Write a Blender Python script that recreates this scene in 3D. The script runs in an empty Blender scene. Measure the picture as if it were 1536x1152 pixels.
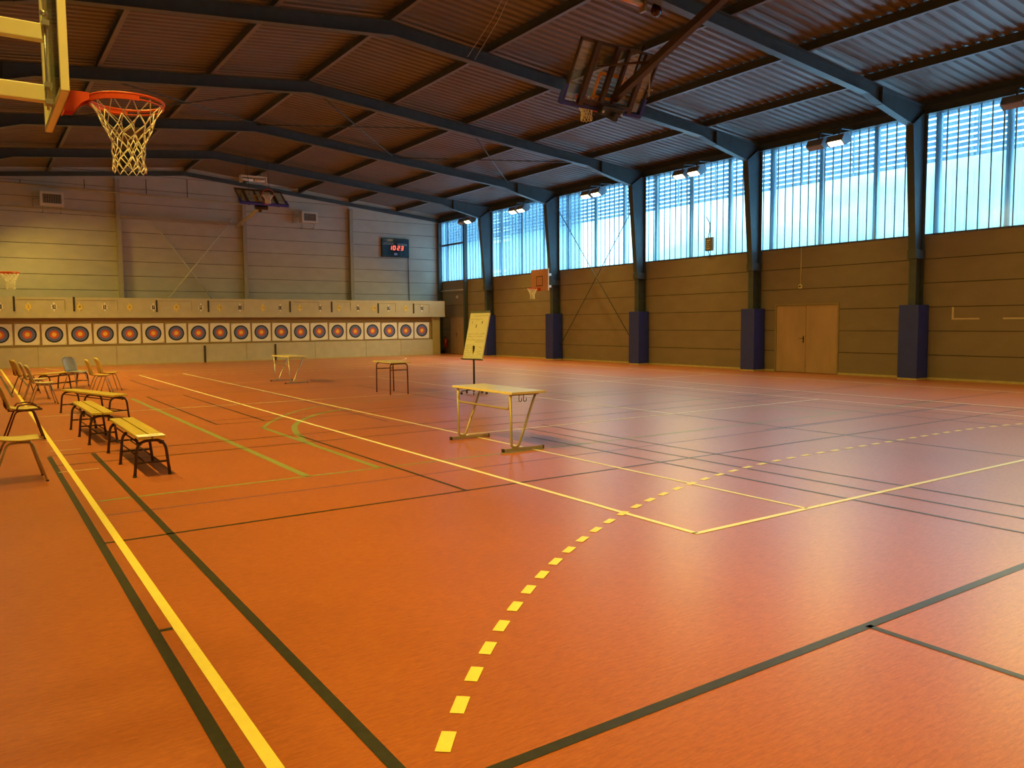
import bpy, bmesh, math, random
from mathutils import Vector, Matrix
random.seed(4)
PI = math.pi
S = bpy.context.scene
COL = S.collection

# ------------------------------------------------------------------ camera
YAW, PITCH, ROLL, F = math.radians(34.2215), math.radians(-4.3876), math.radians(-0.4768), 1186.81
cam_d = bpy.data.cameras.new('camera')
cam = bpy.data.objects.new('camera', cam_d); COL.objects.link(cam)
fw = Vector((math.sin(YAW)*math.cos(PITCH), math.cos(YAW)*math.cos(PITCH), math.sin(PITCH)))
rt = Vector((math.cos(YAW), -math.sin(YAW), 0)); up = rt.cross(fw)
r2 = math.cos(ROLL)*rt + math.sin(ROLL)*up; u2 = -math.sin(ROLL)*rt + math.cos(ROLL)*up
M = Matrix((r2, u2, -fw)).transposed().to_4x4(); M.translation = Vector((0, 0, 1.6))
cam.matrix_world = M
cam_d.sensor_width = 36; cam_d.lens = F/1536*36; cam_d.clip_end = 300; cam_d.clip_start = .05
S.camera = cam

# ------------------------------------------------------------------ colour management, sky
S.view_settings.view_transform = 'Standard'; S.view_settings.look = 'None'
S.view_settings.gamma = 1; S.view_settings.use_curve_mapping = False
S.view_settings.exposure = 0.0
SKY = 1.0; LAMP = 1.0
W = bpy.data.worlds.new('sky'); S.world = W; W.use_nodes = True
nt = W.node_tree; nt.nodes.clear()
def wn(t, **k):
    n = nt.nodes.new(t)
    for a, b in k.items(): setattr(n, a, b)
    return n
out = wn('ShaderNodeOutputWorld'); bg = wn('ShaderNodeBackground'); tc = wn('ShaderNodeTexCoord')
sep = wn('ShaderNodeSeparateXYZ'); nz = wn('ShaderNodeTexNoise'); mp = wn('ShaderNodeMapping')
mp.inputs['Scale'].default_value = (2.2, 2.2, 7)
nz.inputs['Scale'].default_value = 1.6; nz.inputs['Detail'].default_value = 4
ad = wn('ShaderNodeMath', operation='MULTIPLY_ADD'); ad.inputs[1].default_value = .20; ad.inputs[2].default_value = -.10
sm = wn('ShaderNodeMath', operation='ADD'); cr = wn('ShaderNodeValToRGB')
L = nt.links.new
L(tc.outputs['Generated'], mp.inputs[0]); L(mp.outputs[0], nz.inputs['Vector']); L(tc.outputs['Generated'], sep.inputs[0])
L(nz.outputs['Fac'], ad.inputs[0]); L(ad.outputs[0], sm.inputs[0]); 
az = wn('ShaderNodeMath', operation='MULTIPLY_ADD'); az.inputs[1].default_value = .26; L(sep.outputs['Y'], az.inputs[0]); L(sep.outputs['Z'], az.inputs[2])   # brighter cloud to the north
L(az.outputs[0], sm.inputs[1]); L(sm.outputs[0], cr.inputs[0])
e = cr.color_ramp.elements
e[0].position = 0.0; e[0].color = (.06, .12, .20, 1)
e[1].position = 1.0; e[1].color = (.45, .66, .88, 1)
for p, c in ((.15, (.05, .12, .19, 1)), (.21, (.09, .18, .25, 1)), (.26, (.24, .38, .44, 1)), (.31, (.90, .97, .98, 1)), (.50, (.95, 1, 1, 1)), (.75, (.65, .84, .98, 1))):
    q = e.new(p); q.color = c
L(cr.outputs[0], bg.inputs['Color'])
hi = wn('ShaderNodeMapRange', interpolation_type='SMOOTHSTEP')      # overcast sky, brighter towards the zenith
hi.inputs[1].default_value = .26; hi.inputs[2].default_value = .75; hi.inputs[3].default_value = 6.0*SKY; hi.inputs[4].default_value = 15*SKY
L(sep.outputs['Z'], hi.inputs[0]); L(hi.outputs[0], bg.inputs['Strength'])
L(bg.outputs[0], out.inputs[0])

# geometry constants
XR, XL, RX, YF, YB = 21.2, -1.30, 8.22, 38.0, -5.2          # wall faces, ridge, far and back wall
FY = [0.93+5.31*i-5.31 for i in range(8)]                    # portal frames; FY[3] = 11.55
def zb(x): return 8.46-.0975*abs(x-RX)                       # underside of the purlins

# ------------------------------------------------------------------ materials
MATS = {}
def mat(name, col, rough=.6, metal=0, var=.0, scale=6, stretch=(1, 1, 1), bump=0, spec=.5, emit=None, es=0):
    if name in MATS: return MATS[name]
    m = bpy.data.materials.new(name); m.use_nodes = True; t = m.node_tree; b = t.nodes['Principled BSDF']
    b.inputs['Roughness'].default_value = rough; b.inputs['Metallic'].default_value = metal
    b.inputs['Specular IOR Level'].default_value = spec
    c = (*col, 1)
    b.inputs['Base Color'].default_value = c
    if var or bump:
        co = t.nodes.new('ShaderNodeTexCoord'); mp = t.nodes.new('ShaderNodeMapping'); n = t.nodes.new('ShaderNodeTexNoise')
        mp.inputs['Scale'].default_value = stretch; n.inputs['Scale'].default_value = scale; n.inputs['Detail'].default_value = 5
        t.links.new(co.outputs['Object'], mp.inputs[0]); t.links.new(mp.outputs[0], n.inputs['Vector'])
        if var:
            r = t.nodes.new('ShaderNodeValToRGB')
            r.color_ramp.elements[0].position = .3; r.color_ramp.elements[1].position = .7
            r.color_ramp.elements[0].color = (*[v*(1-var) for v in col], 1)
            r.color_ramp.elements[1].color = (*[min(1, v*(1+var)) for v in col], 1)
            t.links.new(n.outputs['Fac'], r.inputs[0]); t.links.new(r.outputs[0], b.inputs['Base Color'])
        if bump:
            bp = t.nodes.new('ShaderNodeBump'); bp.inputs['Strength'].default_value = bump; bp.inputs['Distance'].default_value = .01
            t.links.new(n.outputs['Fac'], bp.inputs['Height']); t.links.new(bp.outputs[0], b.inputs['Normal'])
    if emit:
        b.inputs['Emission Color'].default_value = (*emit, 1); b.inputs['Emission Strength'].default_value = es
    MATS[name] = m
    return m

def floor_material():
    m = bpy.data.materials.new('terracotta linoleum'); m.use_nodes = True; t = m.node_tree; b = t.nodes['Principled BSDF']
    co = t.nodes.new('ShaderNodeTexCoord')
    def noise(sc, st, det=6, ro=.6):
        mp = t.nodes.new('ShaderNodeMapping'); mp.inputs['Scale'].default_value = st
        n = t.nodes.new('ShaderNodeTexNoise'); n.inputs['Scale'].default_value = sc; n.inputs['Detail'].default_value = det
        n.inputs['Roughness'].default_value = ro
        t.links.new(co.outputs['Object'], mp.inputs[0]); t.links.new(mp.outputs[0], n.inputs['Vector']); return n
    a = noise(13, (.8, 4.5, 1), 5, .7); c = noise(.6, (1, 1, 1), 3); d = noise(30, (1, 5, 1), 3)
    r = t.nodes.new('ShaderNodeValToRGB'); e = r.color_ramp.elements
    e[0].position = .33; e[0].color = (.40, .108, .030, 1); e[1].position = .68; e[1].color = (.55, .170, .048, 1)
    q = e.new(.5); q.color = (.485, .138, .038, 1)
    t.links.new(a.outputs['Fac'], r.inputs[0])
    def mul(src, nz, lo, hi):
        rr = t.nodes.new('ShaderNodeMapRange'); rr.inputs[1].default_value = .3; rr.inputs[2].default_value = .7
        rr.inputs[3].default_value = lo; rr.inputs[4].default_value = hi
        t.links.new(nz.outputs['Fac'], rr.inputs[0])
        mx = t.nodes.new('ShaderNodeMix'); mx.data_type = 'RGBA'; mx.blend_type = 'MULTIPLY'; mx.inputs[0].default_value = 1
        t.links.new(src, mx.inputs[6]); t.links.new(rr.outputs[0], mx.inputs[7]); return mx.outputs[2]
    s1 = mul(r.outputs[0], c, .93, 1.05); s2 = mul(s1, d, .82, 1.10)
    t.links.new(s2, b.inputs['Base Color'])
    b.inputs['Roughness'].default_value = .33; b.inputs['Specular IOR Level'].default_value = .6
    bp = t.nodes.new('ShaderNodeBump'); bp.inputs['Strength'].default_value = .08; bp.inputs['Distance'].default_value = .004
    t.links.new(a.outputs['Fac'], bp.inputs['Height']); t.links.new(bp.outputs[0], b.inputs['Normal'])
    return m

def glazing_material():
    m = bpy.data.materials.new('polycarbonate sheet'); m.use_nodes = True; t = m.node_tree; t.nodes.clear()
    o = t.nodes.new('ShaderNodeOutputMaterial'); tr = t.nodes.new('ShaderNodeBsdfTransparent'); tl = t.nodes.new('ShaderNodeBsdfTranslucent')
    g = t.nodes.new('ShaderNodeBsdfGlossy'); g.inputs['Roughness'].default_value = .15; g.inputs['Color'].default_value = (.9, .95, 1, 1)
    tr.inputs[0].default_value = (.61, .84, .94, 1); tl.inputs[0].default_value = (.55, .85, 1, 1)
    co = t.nodes.new('ShaderNodeTexCoord'); mp = t.nodes.new('ShaderNodeMapping'); mp.inputs['Scale'].default_value = (0, 16, .35)
    n = t.nodes.new('ShaderNodeTexNoise'); n.inputs['Scale'].default_value = 1; n.inputs['Detail'].default_value = 2
    rr = t.nodes.new('ShaderNodeMapRange'); rr.inputs[1].default_value = .3; rr.inputs[2].default_value = .7; rr.inputs[3].default_value = .08; rr.inputs[4].default_value = .26
    t.links.new(co.outputs['Object'], mp.inputs[0]); t.links.new(mp.outputs[0], n.inputs['Vector']); t.links.new(n.outputs['Fac'], rr.inputs[0])
    mx = t.nodes.new('ShaderNodeMixShader'); t.links.new(rr.outputs[0], mx.inputs[0])
    t.links.new(tr.outputs[0], mx.inputs[1]); t.links.new(tl.outputs[0], mx.inputs[2])
    m2 = t.nodes.new('ShaderNodeMixShader'); m2.inputs[0].default_value = .04
    t.links.new(mx.outputs[0], m2.inputs[1]); t.links.new(g.outputs[0], m2.inputs[2]); t.links.new(m2.outputs[0], o.inputs[0])
    return m

def glass_material():
    m = bpy.data.materials.new('backboard acrylic'); m.use_nodes = True; t = m.node_tree; t.nodes.clear()
    o = t.nodes.new('ShaderNodeOutputMaterial'); tr = t.nodes.new('ShaderNodeBsdfTransparent'); g = t.nodes.new('ShaderNodeBsdfGlossy')
    tr.inputs[0].default_value = (.88, .93, .86, 1); g.inputs['Roughness'].default_value = .06
    fr = t.nodes.new('ShaderNodeFresnel'); fr.inputs[0].default_value = 1.45
    ml = t.nodes.new('ShaderNodeMath'); ml.operation = 'MULTIPLY_ADD'; ml.inputs[1].default_value = .4; ml.inputs[2].default_value = .03
    t.links.new(fr.outputs[0], ml.inputs[0])
    mx = t.nodes.new('ShaderNodeMixShader'); t.links.new(ml.outputs[0], mx.inputs[0]); t.links.new(tr.outputs[0], mx.inputs[1]); t.links.new(g.outputs[0], mx.inputs[2])
    t.links.new(mx.outputs[0], o.inputs[0]); return m

M_FLOOR = floor_material(); M_GLAZE = glazing_material(); M_GLASS = glass_material()
L_YEL = mat('yellow court paint', (.95, .80, .16), .42, var=.04, scale=14)
L_CRM = mat('cream court paint', (.95, .90, .62), .42, var=.05, scale=14)
L_BLK = mat('dark green court paint', (.042, .040, .026), .40, var=.2, scale=20)
L_GRN = mat('green court paint', (.27, .31, .11), .42, var=.08, scale=14)
L_PUR = mat('violet court paint', (.20, .09, .16), .42, var=.1, scale=14)
M_WALL = mat('painted concrete panel', (.26, .20, .135), .75, var=.07, scale=1.6, stretch=(1, 1, 2), bump=.06)
M_WALLF = mat('pale painted panel', (.56, .53, .43), .75, var=.06, scale=1.6, stretch=(1, 1, 2), bump=.05)
M_JOINT = mat('panel joint', (.05, .042, .03), .9, var=.1)
M_STEEL = mat('blue grey steel paint', (.062, .082, .088), .45, var=.12, scale=5, spec=.5)
M_PURL_LIT = mat('purlin lit flange grey', (.15, .145, .145), .5, var=.1, scale=4)  # lit underside painted in: lighter than the steel of the web
M_DECK = mat('roof deck sheet', (.15, .125, .105), .45, var=.10, scale=1.2)
M_PAD = mat('blue vinyl padding', (.022, .040, .34), .45, var=.1, scale=3, bump=.04)
M_MULL = mat('beige painted wind post', (.42, .38, .28), .6, var=.05)
M_SKIRT = mat('cream skirting strip', (.55, .46, .20), .6, var=.1)
M_WOODY = mat('varnished yellow plywood', (.62, .47, .08), .35, var=.12, scale=7, stretch=(1, .15, 1))
M_TABLE = mat('pale laminate table top', (.70, .60, .28), .3, var=.04, scale=7)
M_RED = mat('dark red tube enamel', (.085, .014, .010), .35, var=.1)
M_BROWN = mat('dark brown tube enamel', (.040, .016, .010), .38, var=.1)
M_TAUPE = mat('taupe tube enamel', (.36, .28, .14), .38, metal=.2, var=.06)
M_CHROME = mat('grey steel tube', (.42, .39, .33), .3, metal=.7, var=.05)
M_CHAIRS = mat('yellow moulded seat shell', (.62, .48, .14), .38, var=.06)
M_CHAIRC = mat('cream moulded seat shell', (.58, .52, .34), .38, var=.06)
M_CHAIRG = mat('grey moulded seat shell', (.30, .31, .36), .4, var=.05)
M_BLACK = mat('black plastic', (.015, .014, .013), .4, var=.1)
M_WHITE = mat('white paper', (.90, .88, .82), .7, var=.03)
M_PAPER = mat('cream flipchart paper', (.70, .68, .50), .7, var=.03)
M_WMET = mat('off white enamelled metal', (.70, .67, .55), .4, var=.04)
M_FRAMEY = mat('cream painted steel frame', (.76, .70, .40), .4, var=.04)
M_ORANGE = mat('orange red rim enamel', (.62, .075, .02), .35, var=.06)
M_NET = mat('white net cord', (.80, .74, .58), .8, var=.08, scale=30)
M_INK = mat('dark ink', (.04, .035, .03), .7, var=.1)
M_INKG = mat('faded ink', (.30, .24, .10), .7, var=.1)
M_GOLD = mat('target gold', (.95, .62, .10), .6, var=.04)
M_TRED = mat('target red', (.75, .14, .06), .6, var=.04)
M_TBLU = mat('target blue', (.15, .19, .45), .6, var=.04)
M_TBLK = mat('target black', (.015, .025, .06), .6, var=.04)
M_FOAM = mat('layered foam backstop', (.32, .22, .09), .9, var=.16, scale=10, stretch=(.3, 1, 9), bump=.2)
M_BOARD = mat('grey painted board', (.56, .52, .38), .65, var=.06, scale=3, bump=.03)
M_OCHRE = mat('ochre painted end board', (.42, .34, .12), .65, var=.06, scale=3)
M_SIGNY = mat('yellow sign card', (.85, .68, .16), .6, var=.04)
M_TAPE = mat('masking tape', (.62, .50, .30), .7, var=.06)
M_DOOR = mat('salmon brown door paint', (.46, .30, .17), .55, var=.10, scale=2.5, stretch=(1, 1, .35))
M_DOORF = mat('door frame paint', (.30, .22, .12), .55, var=.08)
M_SLAT = mat('haze blue louvre blade', (.30, .52, .72), .5, metal=.2, var=.06)  # blue haze of the translucent sheet put into the blade and post colour
M_RIB = mat('panel joint strip', (.22, .38, .44), .4, var=.08)
M_HOUSE = mat('floodlight housing', (.16, .15, .12), .45, var=.1)
M_REFL = mat('floodlight side plate', (.45, .48, .50), .3, metal=.7, var=.05)
M_LIT = mat('lit lamp glass', (1, .85, .5), .3, emit=(1, .80, .40), es=16)
M_DIM = mat('unlit lamp glass', (.30, .18, .10), .2, var=.1)
M_RUB = mat('fire extinguisher red', (.45, .03, .02), .3, var=.05)
M_LED = mat('red display segments', (1, .1, .05), .5, emit=(1, .12, .07), es=2.5)
M_BRDGLS = mat('scoreboard face', (.025, .035, .035), .12, var=.1)
M_STICK = mat('pale violet sticker', (.32, .34, .50), .6, var=.05)
M_GREYT = mat('pale grey lettering', (.45, .45, .42), .6, var=.05)
M_YAWN = mat('ochre insulated pipe', (.45, .36, .17), .6, var=.06)

# ------------------------------------------------------------------ mesh helpers
class MB:
    def __init__(s): s.bm = bmesh.new(); s.mats = []; s.smooth = []
    def mi(s, m):
        if m not in s.mats: s.mats.append(m)
        return s.mats.index(m)
    def poly(s, pts, m, sm=False):
        f = s.bm.faces.new([s.bm.verts.new(p) for p in pts]); f.material_index = s.mi(m); f.smooth = sm; return s
    def mesh(s, vs, fs, m, sm=False):
        v = [s.bm.verts.new(p) for p in vs]; k = s.mi(m)
        for f in fs:
            try:
                q = s.bm.faces.new([v[i] for i in f]); q.material_index = k; q.smooth = sm
            except ValueError: pass
        return s
    def box(s, x0, x1, y0, y1, z0, z1, m, X=None):
        vs = [Vector((x, y, z)) for x in (x0, x1) for y in (y0, y1) for z in (z0, z1)]
        if X is not None: vs = [X @ v for v in vs]
        return s.mesh(vs, [(0, 1, 3, 2), (4, 6, 7, 5), (0, 4, 5, 1), (2, 3, 7, 6), (0, 2, 6, 4), (1, 5, 7, 3)], m)
    def bar(s, a, b, w, h, m, upv=(0, 0, 1)):
        a, b = Vector(a), Vector(b); d = (b-a); l = d.length; d.normalize(); u = Vector(upv)
        if abs(u.dot(d)) > .98: u = Vector((1, 0, 0))
        sd = d.cross(u).normalized(); u = sd.cross(d).normalized()
        X = Matrix((d, sd, u)).transposed().to_4x4(); X.translation = a
        return s.box(0, l, -w/2, w/2, -h/2, h/2, m, X)
    def tube(s, pts, r, m, n=8, closed=False):
        P = [Vector(p) for p in pts]; N = len(P); rings = []; k = s.mi(m); prev = None
        for i, p in enumerate(P):
            if closed: d = P[(i+1) % N]-P[i-1]
            else: d = P[min(i+1, N-1)]-P[max(i-1, 0)]
            d.normalize()
            if prev is None:
                u = Vector((0, 0, 1)) if abs(d.z) < .9 else Vector((1, 0, 0))
            else: u = prev
            u = (u-d*u.dot(d)).normalized(); prev = u; w = d.cross(u)
            rings.append([s.bm.verts.new(p+(u*math.cos(2*PI*j/n)+w*math.sin(2*PI*j/n))*r) for j in range(n)])
        for i in range(N if closed else N-1):
            A, B = rings[i], rings[(i+1) % N]
            for j in range(n):
                f = s.bm.faces.new((A[j], A[(j+1) % n], B[(j+1) % n], B[j])); f.material_index = k; f.smooth = True
        if not closed:
            for R in (rings[0][::-1], rings[-1]):
                f = s.bm.faces.new(R); f.material_index = k
        return s
    def cyl(s, a, b, r, m, n=16, r2=None):
        a, b = Vector(a), Vector(b); d = (b-a).normalized(); u = Vector((0, 0, 1)) if abs(d.z) < .9 else Vector((1, 0, 0))
        u = (u-d*u.dot(d)).normalized(); w = d.cross(u); r2 = r if r2 is None else r2
        vs = [a+(u*math.cos(2*PI*j/n)+w*math.sin(2*PI*j/n))*r for j in range(n)]+[b+(u*math.cos(2*PI*j/n)+w*math.sin(2*PI*j/n))*r2 for j in range(n)]
        s.mesh(vs, [(j, (j+1) % n, n+(j+1) % n, n+j) for j in range(n)], m, True)
        s.poly(vs[:n][::-1], m); s.poly(vs[n:], m); return s
    def prism(s, pts, axis, a, b, m):
        # pts 2d; axis 0: (y,z) extruded in x, 1: (x,z) in y, 2: (x,y) in z
        def P(p, t): return {0: (t, p[0], p[1]), 1: (p[0], t, p[1]), 2: (p[0], p[1], t)}[axis]
        n = len(pts); vs = [P(p, a) for p in pts]+[P(p, b) for p in pts]
        s.mesh(vs, [(j, (j+1) % n, n+(j+1) % n, n+j) for j in range(n)]+[tuple(range(n))[::-1], tuple(range(n, 2*n))], m); return s
    def disc(s, c, r0, r1, m, n=32, nrm='y'):
        for j in range(n):
            a, b = 2*PI*j/n, 2*PI*(j+1)/n
            def q(r, t): return (c[0]+r*math.cos(t), c[1], c[2]+r*math.sin(t))
            if r0 == 0: s.poly([q(0, 0), q(r1, b), q(r1, a)], m)
            else: s.poly([q(r0, a), q(r0, b), q(r1, b), q(r1, a)], m)
        return s
    def build(s, name, parent=None, bevel=0, loc=None):
        bmesh.ops.remove_doubles(s.bm, verts=s.bm.verts, dist=1e-6)
        bmesh.ops.recalc_face_normals(s.bm, faces=s.bm.faces)
        me = bpy.data.meshes.new(name); s.bm.to_mesh(me); s.bm.free()
        for m in s.mats: me.materials.append(m)
        o = bpy.data.objects.new(name, me); COL.objects.link(o)
        if parent: o.parent = parent
        if loc: o.location = loc
        if bevel:
            b = o.modifiers.new('b', 'BEVEL'); b.width = bevel; b.segments = 2; b.limit_method = 'ANGLE'
        return o

def tag(o, label=None, cat=None, group=None, kind=None):
    if label: o['label'] = label
    if cat: o['category'] = cat
    if group: o['group'] = group
    if kind: o['kind'] = kind
    return o
def thing(name, label, cat, loc=(0, 0, 0), rz=0, group=None):
    o = bpy.data.objects.new(name, None); COL.objects.link(o); o.location = loc; o.rotation_euler = (0, 0, rz); o.empty_display_size = .1
    return tag(o, label, cat, group)
def dup(root, loc=None, rz=None, label=None, group=None):
    def cp(o, parent):
        c = o.copy(); COL.objects.link(c); c.parent = parent
        for ch in o.children: cp(ch, c)
        return c
    r = cp(root, None)
    if loc is not None: r.location = loc
    if rz is not None: r.rotation_euler = (0, 0, rz)
    if label: r['label'] = label
    if group: r['group'] = group
    return r
def struct(mb, name, **k): return tag(mb.build(name, **k), kind='structure')
def arc(cx, cy, r, a0, a1, n, z=None):
    return [(cx+r*math.cos(a0+(a1-a0)*i/n), cy+r*math.sin(a0+(a1-a0)*i/n)) for i in range(n+1)]
def fillet(pts, r, n=5):
    """round the corners of a 3-D polyline"""
    P = [Vector(p) for p in pts]; o = [P[0]]
    for i in range(1, len(P)-1):
        a, b, c = P[i-1], P[i], P[i+1]; u = (a-b); v = (c-b); q = min(r, u.length*.45, v.length*.45)
        s, t = b+u.normalized()*q, b+v.normalized()*q
        for k in range(n+1):
            w = k/n; o.append(s*(1-w)**2+b*2*w*(1-w)+t*w*w)
    o.append(P[-1]); return o
def text_mesh(txt, size, m, name, parent, loc, rot, depth=.001, sx=1):
    cu = bpy.data.curves.new(name, 'FONT'); cu.body = txt; cu.size = size; cu.align_x = 'CENTER'; cu.align_y = 'CENTER'; cu.extrude = depth; cu.resolution_u = 2
    tmp = bpy.data.objects.new('tmp', cu); COL.objects.link(tmp)
    dg = bpy.context.evaluated_depsgraph_get(); me = bpy.data.meshes.new_from_object(tmp.evaluated_get(dg))
    bpy.data.objects.remove(tmp); me.name = name; me.materials.clear(); me.materials.append(m)
    o = bpy.data.objects.new(name, me); COL.objects.link(o); o.parent = parent; o.location = loc; o.rotation_euler = rot; o.scale = (sx, 1, 1)
    return o

# ================================================================== FLOOR AND COURT LINES
fl = MB(); fl.box(XL-.3, XR+.3, YB-.3, YF+.3, -.15, 0, M_FLOOR)
LZ = [.0008]
def strip(a, b, w, m):
    a, b = Vector((*a, 0)), Vector((*b, 0)); d = (b-a).normalized(); n = Vector((-d.y, d.x, 0))*w/2; z = Vector((0, 0, LZ[0]))
    fl.poly([a-n+z, b-n+z, b+n+z, a+n+z], m)
def pline(pts, w, m):
    P = [Vector((*p, 0)) for p in pts]; z = Vector((0, 0, LZ[0])); N = len(P); q = []
    for i in range(N):
        d = (P[min(i+1, N-1)]-P[max(i-1, 0)]).normalized(); n = Vector((-d.y, d.x, 0))*w/2; q.append((P[i]-n+z, P[i]+n+z))
    for i in range(N-1): fl.poly([q[i][0], q[i+1][0], q[i+1][1], q[i][1]], m)
def layer(): LZ[0] += .0005
# violet
for y in (7.42,): strip((.87, y), (15.5, y), .035, L_PUR)
strip((5.60, 11.9), (5.80, 19.1), .05, L_PUR); strip((5.80, 19.1), (5.8, 26), .05, L_PUR)
layer()
# green: cross line, lane, key and three point curves
strip((.87, 8.07), (15.4, 8.07), .05, L_GRN)
strip((2.86, 8.07), (2.86, 19.3), .08, L_GRN)
strip((3.69, 8.07), (3.69, 12.40), .07, L_GRN)
pline([(3.69, 12.36), (3.95, 12.92), (4.31, 13.51), (4.62, 14.0), (4.95, 14.42), (5.47, 14.89), (6.1, 15.25), (7, 15.5), (8, 15.6), (9, 15.5), (9.9, 15.2), (10.6, 14.75), (11.3, 14.05), (11.9, 13.2), (12.3, 12.36)], .06, L_GRN)
strip((12.3, 8.07), (12.3, 12.4), .06, L_GRN)
pts = [(3.82, 10.9), (3.87, 11.3), (3.99, 11.75), (4.15, 12.25), (4.35, 12.67), (4.65, 13.15), (4.99, 13.59), (5.4, 13.95), (5.9, 14.25)]
pline(pts, .09, L_GRN)
layer(); pline([(3.70, 10.2), (3.72, 10.62), (3.79, 10.95)], .09, L_GRN)
layer()
# dark lines
B = L_BLK
strip((.71, -5), (.71, 11.2), .055, B); strip((.738, 4.4), (.80, 4.4), .035, B); strip((.695, 21.4), (.695, 31.2), .055, B)
strip((1.19, -5), (1.19, 11.2), .055, B); strip((1.19, 24.7), (1.19, 34.7), .055, B)
for y, x0, x1 in ((6.46, .73, 15.41), (11.27, .7, 15.4), (10.45, .7, 15.4), (7.49, 9.6, 15.5), (13.25, 3.2, 15.4), (13.85, 3.2, 15.4), (19.5, 3.2, 15.4), (21.55, 3.2, 15.4), (11.1, 13.6, 18.8), (8.2, 14.3, 18.8), (24.5, 6, 17), (25.9, 3.8, 17)):
    strip((x0, y), (x1, y), .032, B)
for x, y0, y1 in ((3.21, 13.24, 19.5), (3.99, 13.3, 19.5), (3.83, 21.55, 25.97), (3.85, 6.46, 11.16), (6.44, -1, 9), (6.91, -1, 10), (7.37, -1, 10), (12.8, 0, 13), (13.65, 0, 14), (10.04, 3, 9.8), (8.3, 13.2, 19.5), (10.9, 13.2, 19.5), (15.4, 0, 30)):
    strip((x, y0), (x, y1), .035, B)
strip((1.2, 2.30), (20, 2.30), .055, B); strip((3.81, 2.30), (3.81, -3), .045, B)
layer()
# cream tennis lines and centre line
C = L_CRM
for x, w in ((4.46, .05), (5.82, .042), (14.24, .042), (15.56, .05)): strip((x, 4.09), (x, 28.35), w, C)
strip((4.435, 4.09), (15.585, 4.09), .05, C); strip((4.435, 28.35), (15.585, 28.35), .05, C)
for y in (9.78, 22.62): strip((5.82, y), (14.24, y), .042, C)
strip((10.04, 9.78), (10.04, 22.62), .042, C)
strip((.83, 16.38), (18.9, 16.38), .04, C)
strip((18.85, -3.3), (18.85, 36), .045, L_CRM)
for x, y in ((.83, 12.75), (.83, 19.2), (.83, 9.95), (.83, 11.72)):
    strip((x-.12 if y != 11.72 else x-.08, y), (x+.28, y), .022, C)
for y in (31.8,): strip((2, y), (17.5, y), .035, C)
# far handball areas (solid six metre line, broken nine metre line)
def bow(yc, s, r):
    a = arc(8.3, yc, r, PI if s > 0 else -PI, PI/2 if s > 0 else -PI/2, 40)
    b = arc(11.3, yc, r, PI/2 if s > 0 else -PI/2, 0, 40)
    return a+b
pline(bow(35.94, -1, 6), .05, C)
layer()
strip((.83, -5), (.83, 36.2), .055, L_YEL)
def dashed(path, dash, gap, w, m, ph=0.0):
    P = [Vector((*p, 0)) for p in path]; acc = [0]
    for i in range(1, len(P)): acc.append(acc[-1]+(P[i]-P[i-1]).length)
    def at(s):
        for i in range(1, len(P)):
            if s <= acc[i]: return P[i-1].lerp(P[i], (s-acc[i-1])/(acc[i]-acc[i-1]))
        return P[-1]
    s = ph
    while s+dash < acc[-1]:
        a, b = at(s), at(s+dash); strip((a.x, a.y), (b.x, b.y), w, m); s += dash+gap
dashed(bow(-3.24, 1, 9), .15, .145, .06, L_YEL, .04)
dashed(bow(35.94, -1, 9), .15, .15, .05, C)
o = struct(fl, 'floor')

# ================================================================== WALLS
def panels_z(z0, z1, step, first): 
    zs = [z0]; z = first
    while z < z1-.05: zs.append(z); z += step
    return zs+[z1]
# right wall (with two door openings)
w = MB(); w.box(XR+.03, XR+.2, YB-.3, YF+.3, 0, 3.84, M_JOINT)
doors = [(14.0, 16.15, 2.08), (35.5, 36.95, 1.96)]
for za, zb_ in zip([0]+[.66+.64*i for i in range(5)], [.66+.64*i for i in range(5)]+[3.85]):
    segs = [(YB, YF)]
    for a, b, h in doors:
        if za < h-.1:
            segs = [t for s0, s1 in segs for t in (((s0, a), (b, s1)) if s0 < a < s1 else ((s0, s1),))]
    for s0, s1 in segs: w.box(XR, XR+.05, s0, s1, za+.009, zb_-.009, M_WALL)
for a, b, h in doors:                                         # wall piece between door head and course joint
    top = min(t for t in [.66+.64*i for i in range(5)] if t > h-.1)
    if top > h+.02: w.box(XR, XR+.05, a, b, h+.04, top-.006, M_WALL)
w.box(XR-.01, XR+.2, YB, YF, 3.85, 3.885, M_STEEL)
struct(w, 'wall_right')
s = MB(); s.box(XR-.012, XR, YB, 13.95, 0, .06, M_SKIRT); s.box(XR-.012, XR, 16.2, 35.4, 0, .06, M_SKIRT); struct(s, 'baseboard_right')
# fascia above the glazing and eave beam
s = MB(); s.box(XR-.02, XR+.2, YB, YF, 7.0, 7.42, M_STEEL); s.box(XR-.16, XR-.02, YB, YF-.15, 7.0, 7.02, M_STEEL); s.box(XR-.10, XR-.08, YB, YF-.15, 7.02, 7.2, M_STEEL)
s.box(XR-.16, XR-.02, YB, YF-.15, 7.2, 7.22, M_STEEL)
struct(s, 'trim_1')
# left wall
w = MB(); w.box(XL-.2, XL-.03, YB-.3, YF+.3, 0, 7.7, M_JOINT)
zs = [0]+[.66+.64*i for i in range(12)]
for a, b in zip(zs, zs[1:]): w.box(XL-.05, XL, YB, YF, a+.006, b-.006, M_WALL)
struct(w, 'wall_left')
s = MB(); s.box(XL, XL+.012, YB, YF, 0, .06, M_SKIRT); struct(s, 'baseboard_left')
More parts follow.
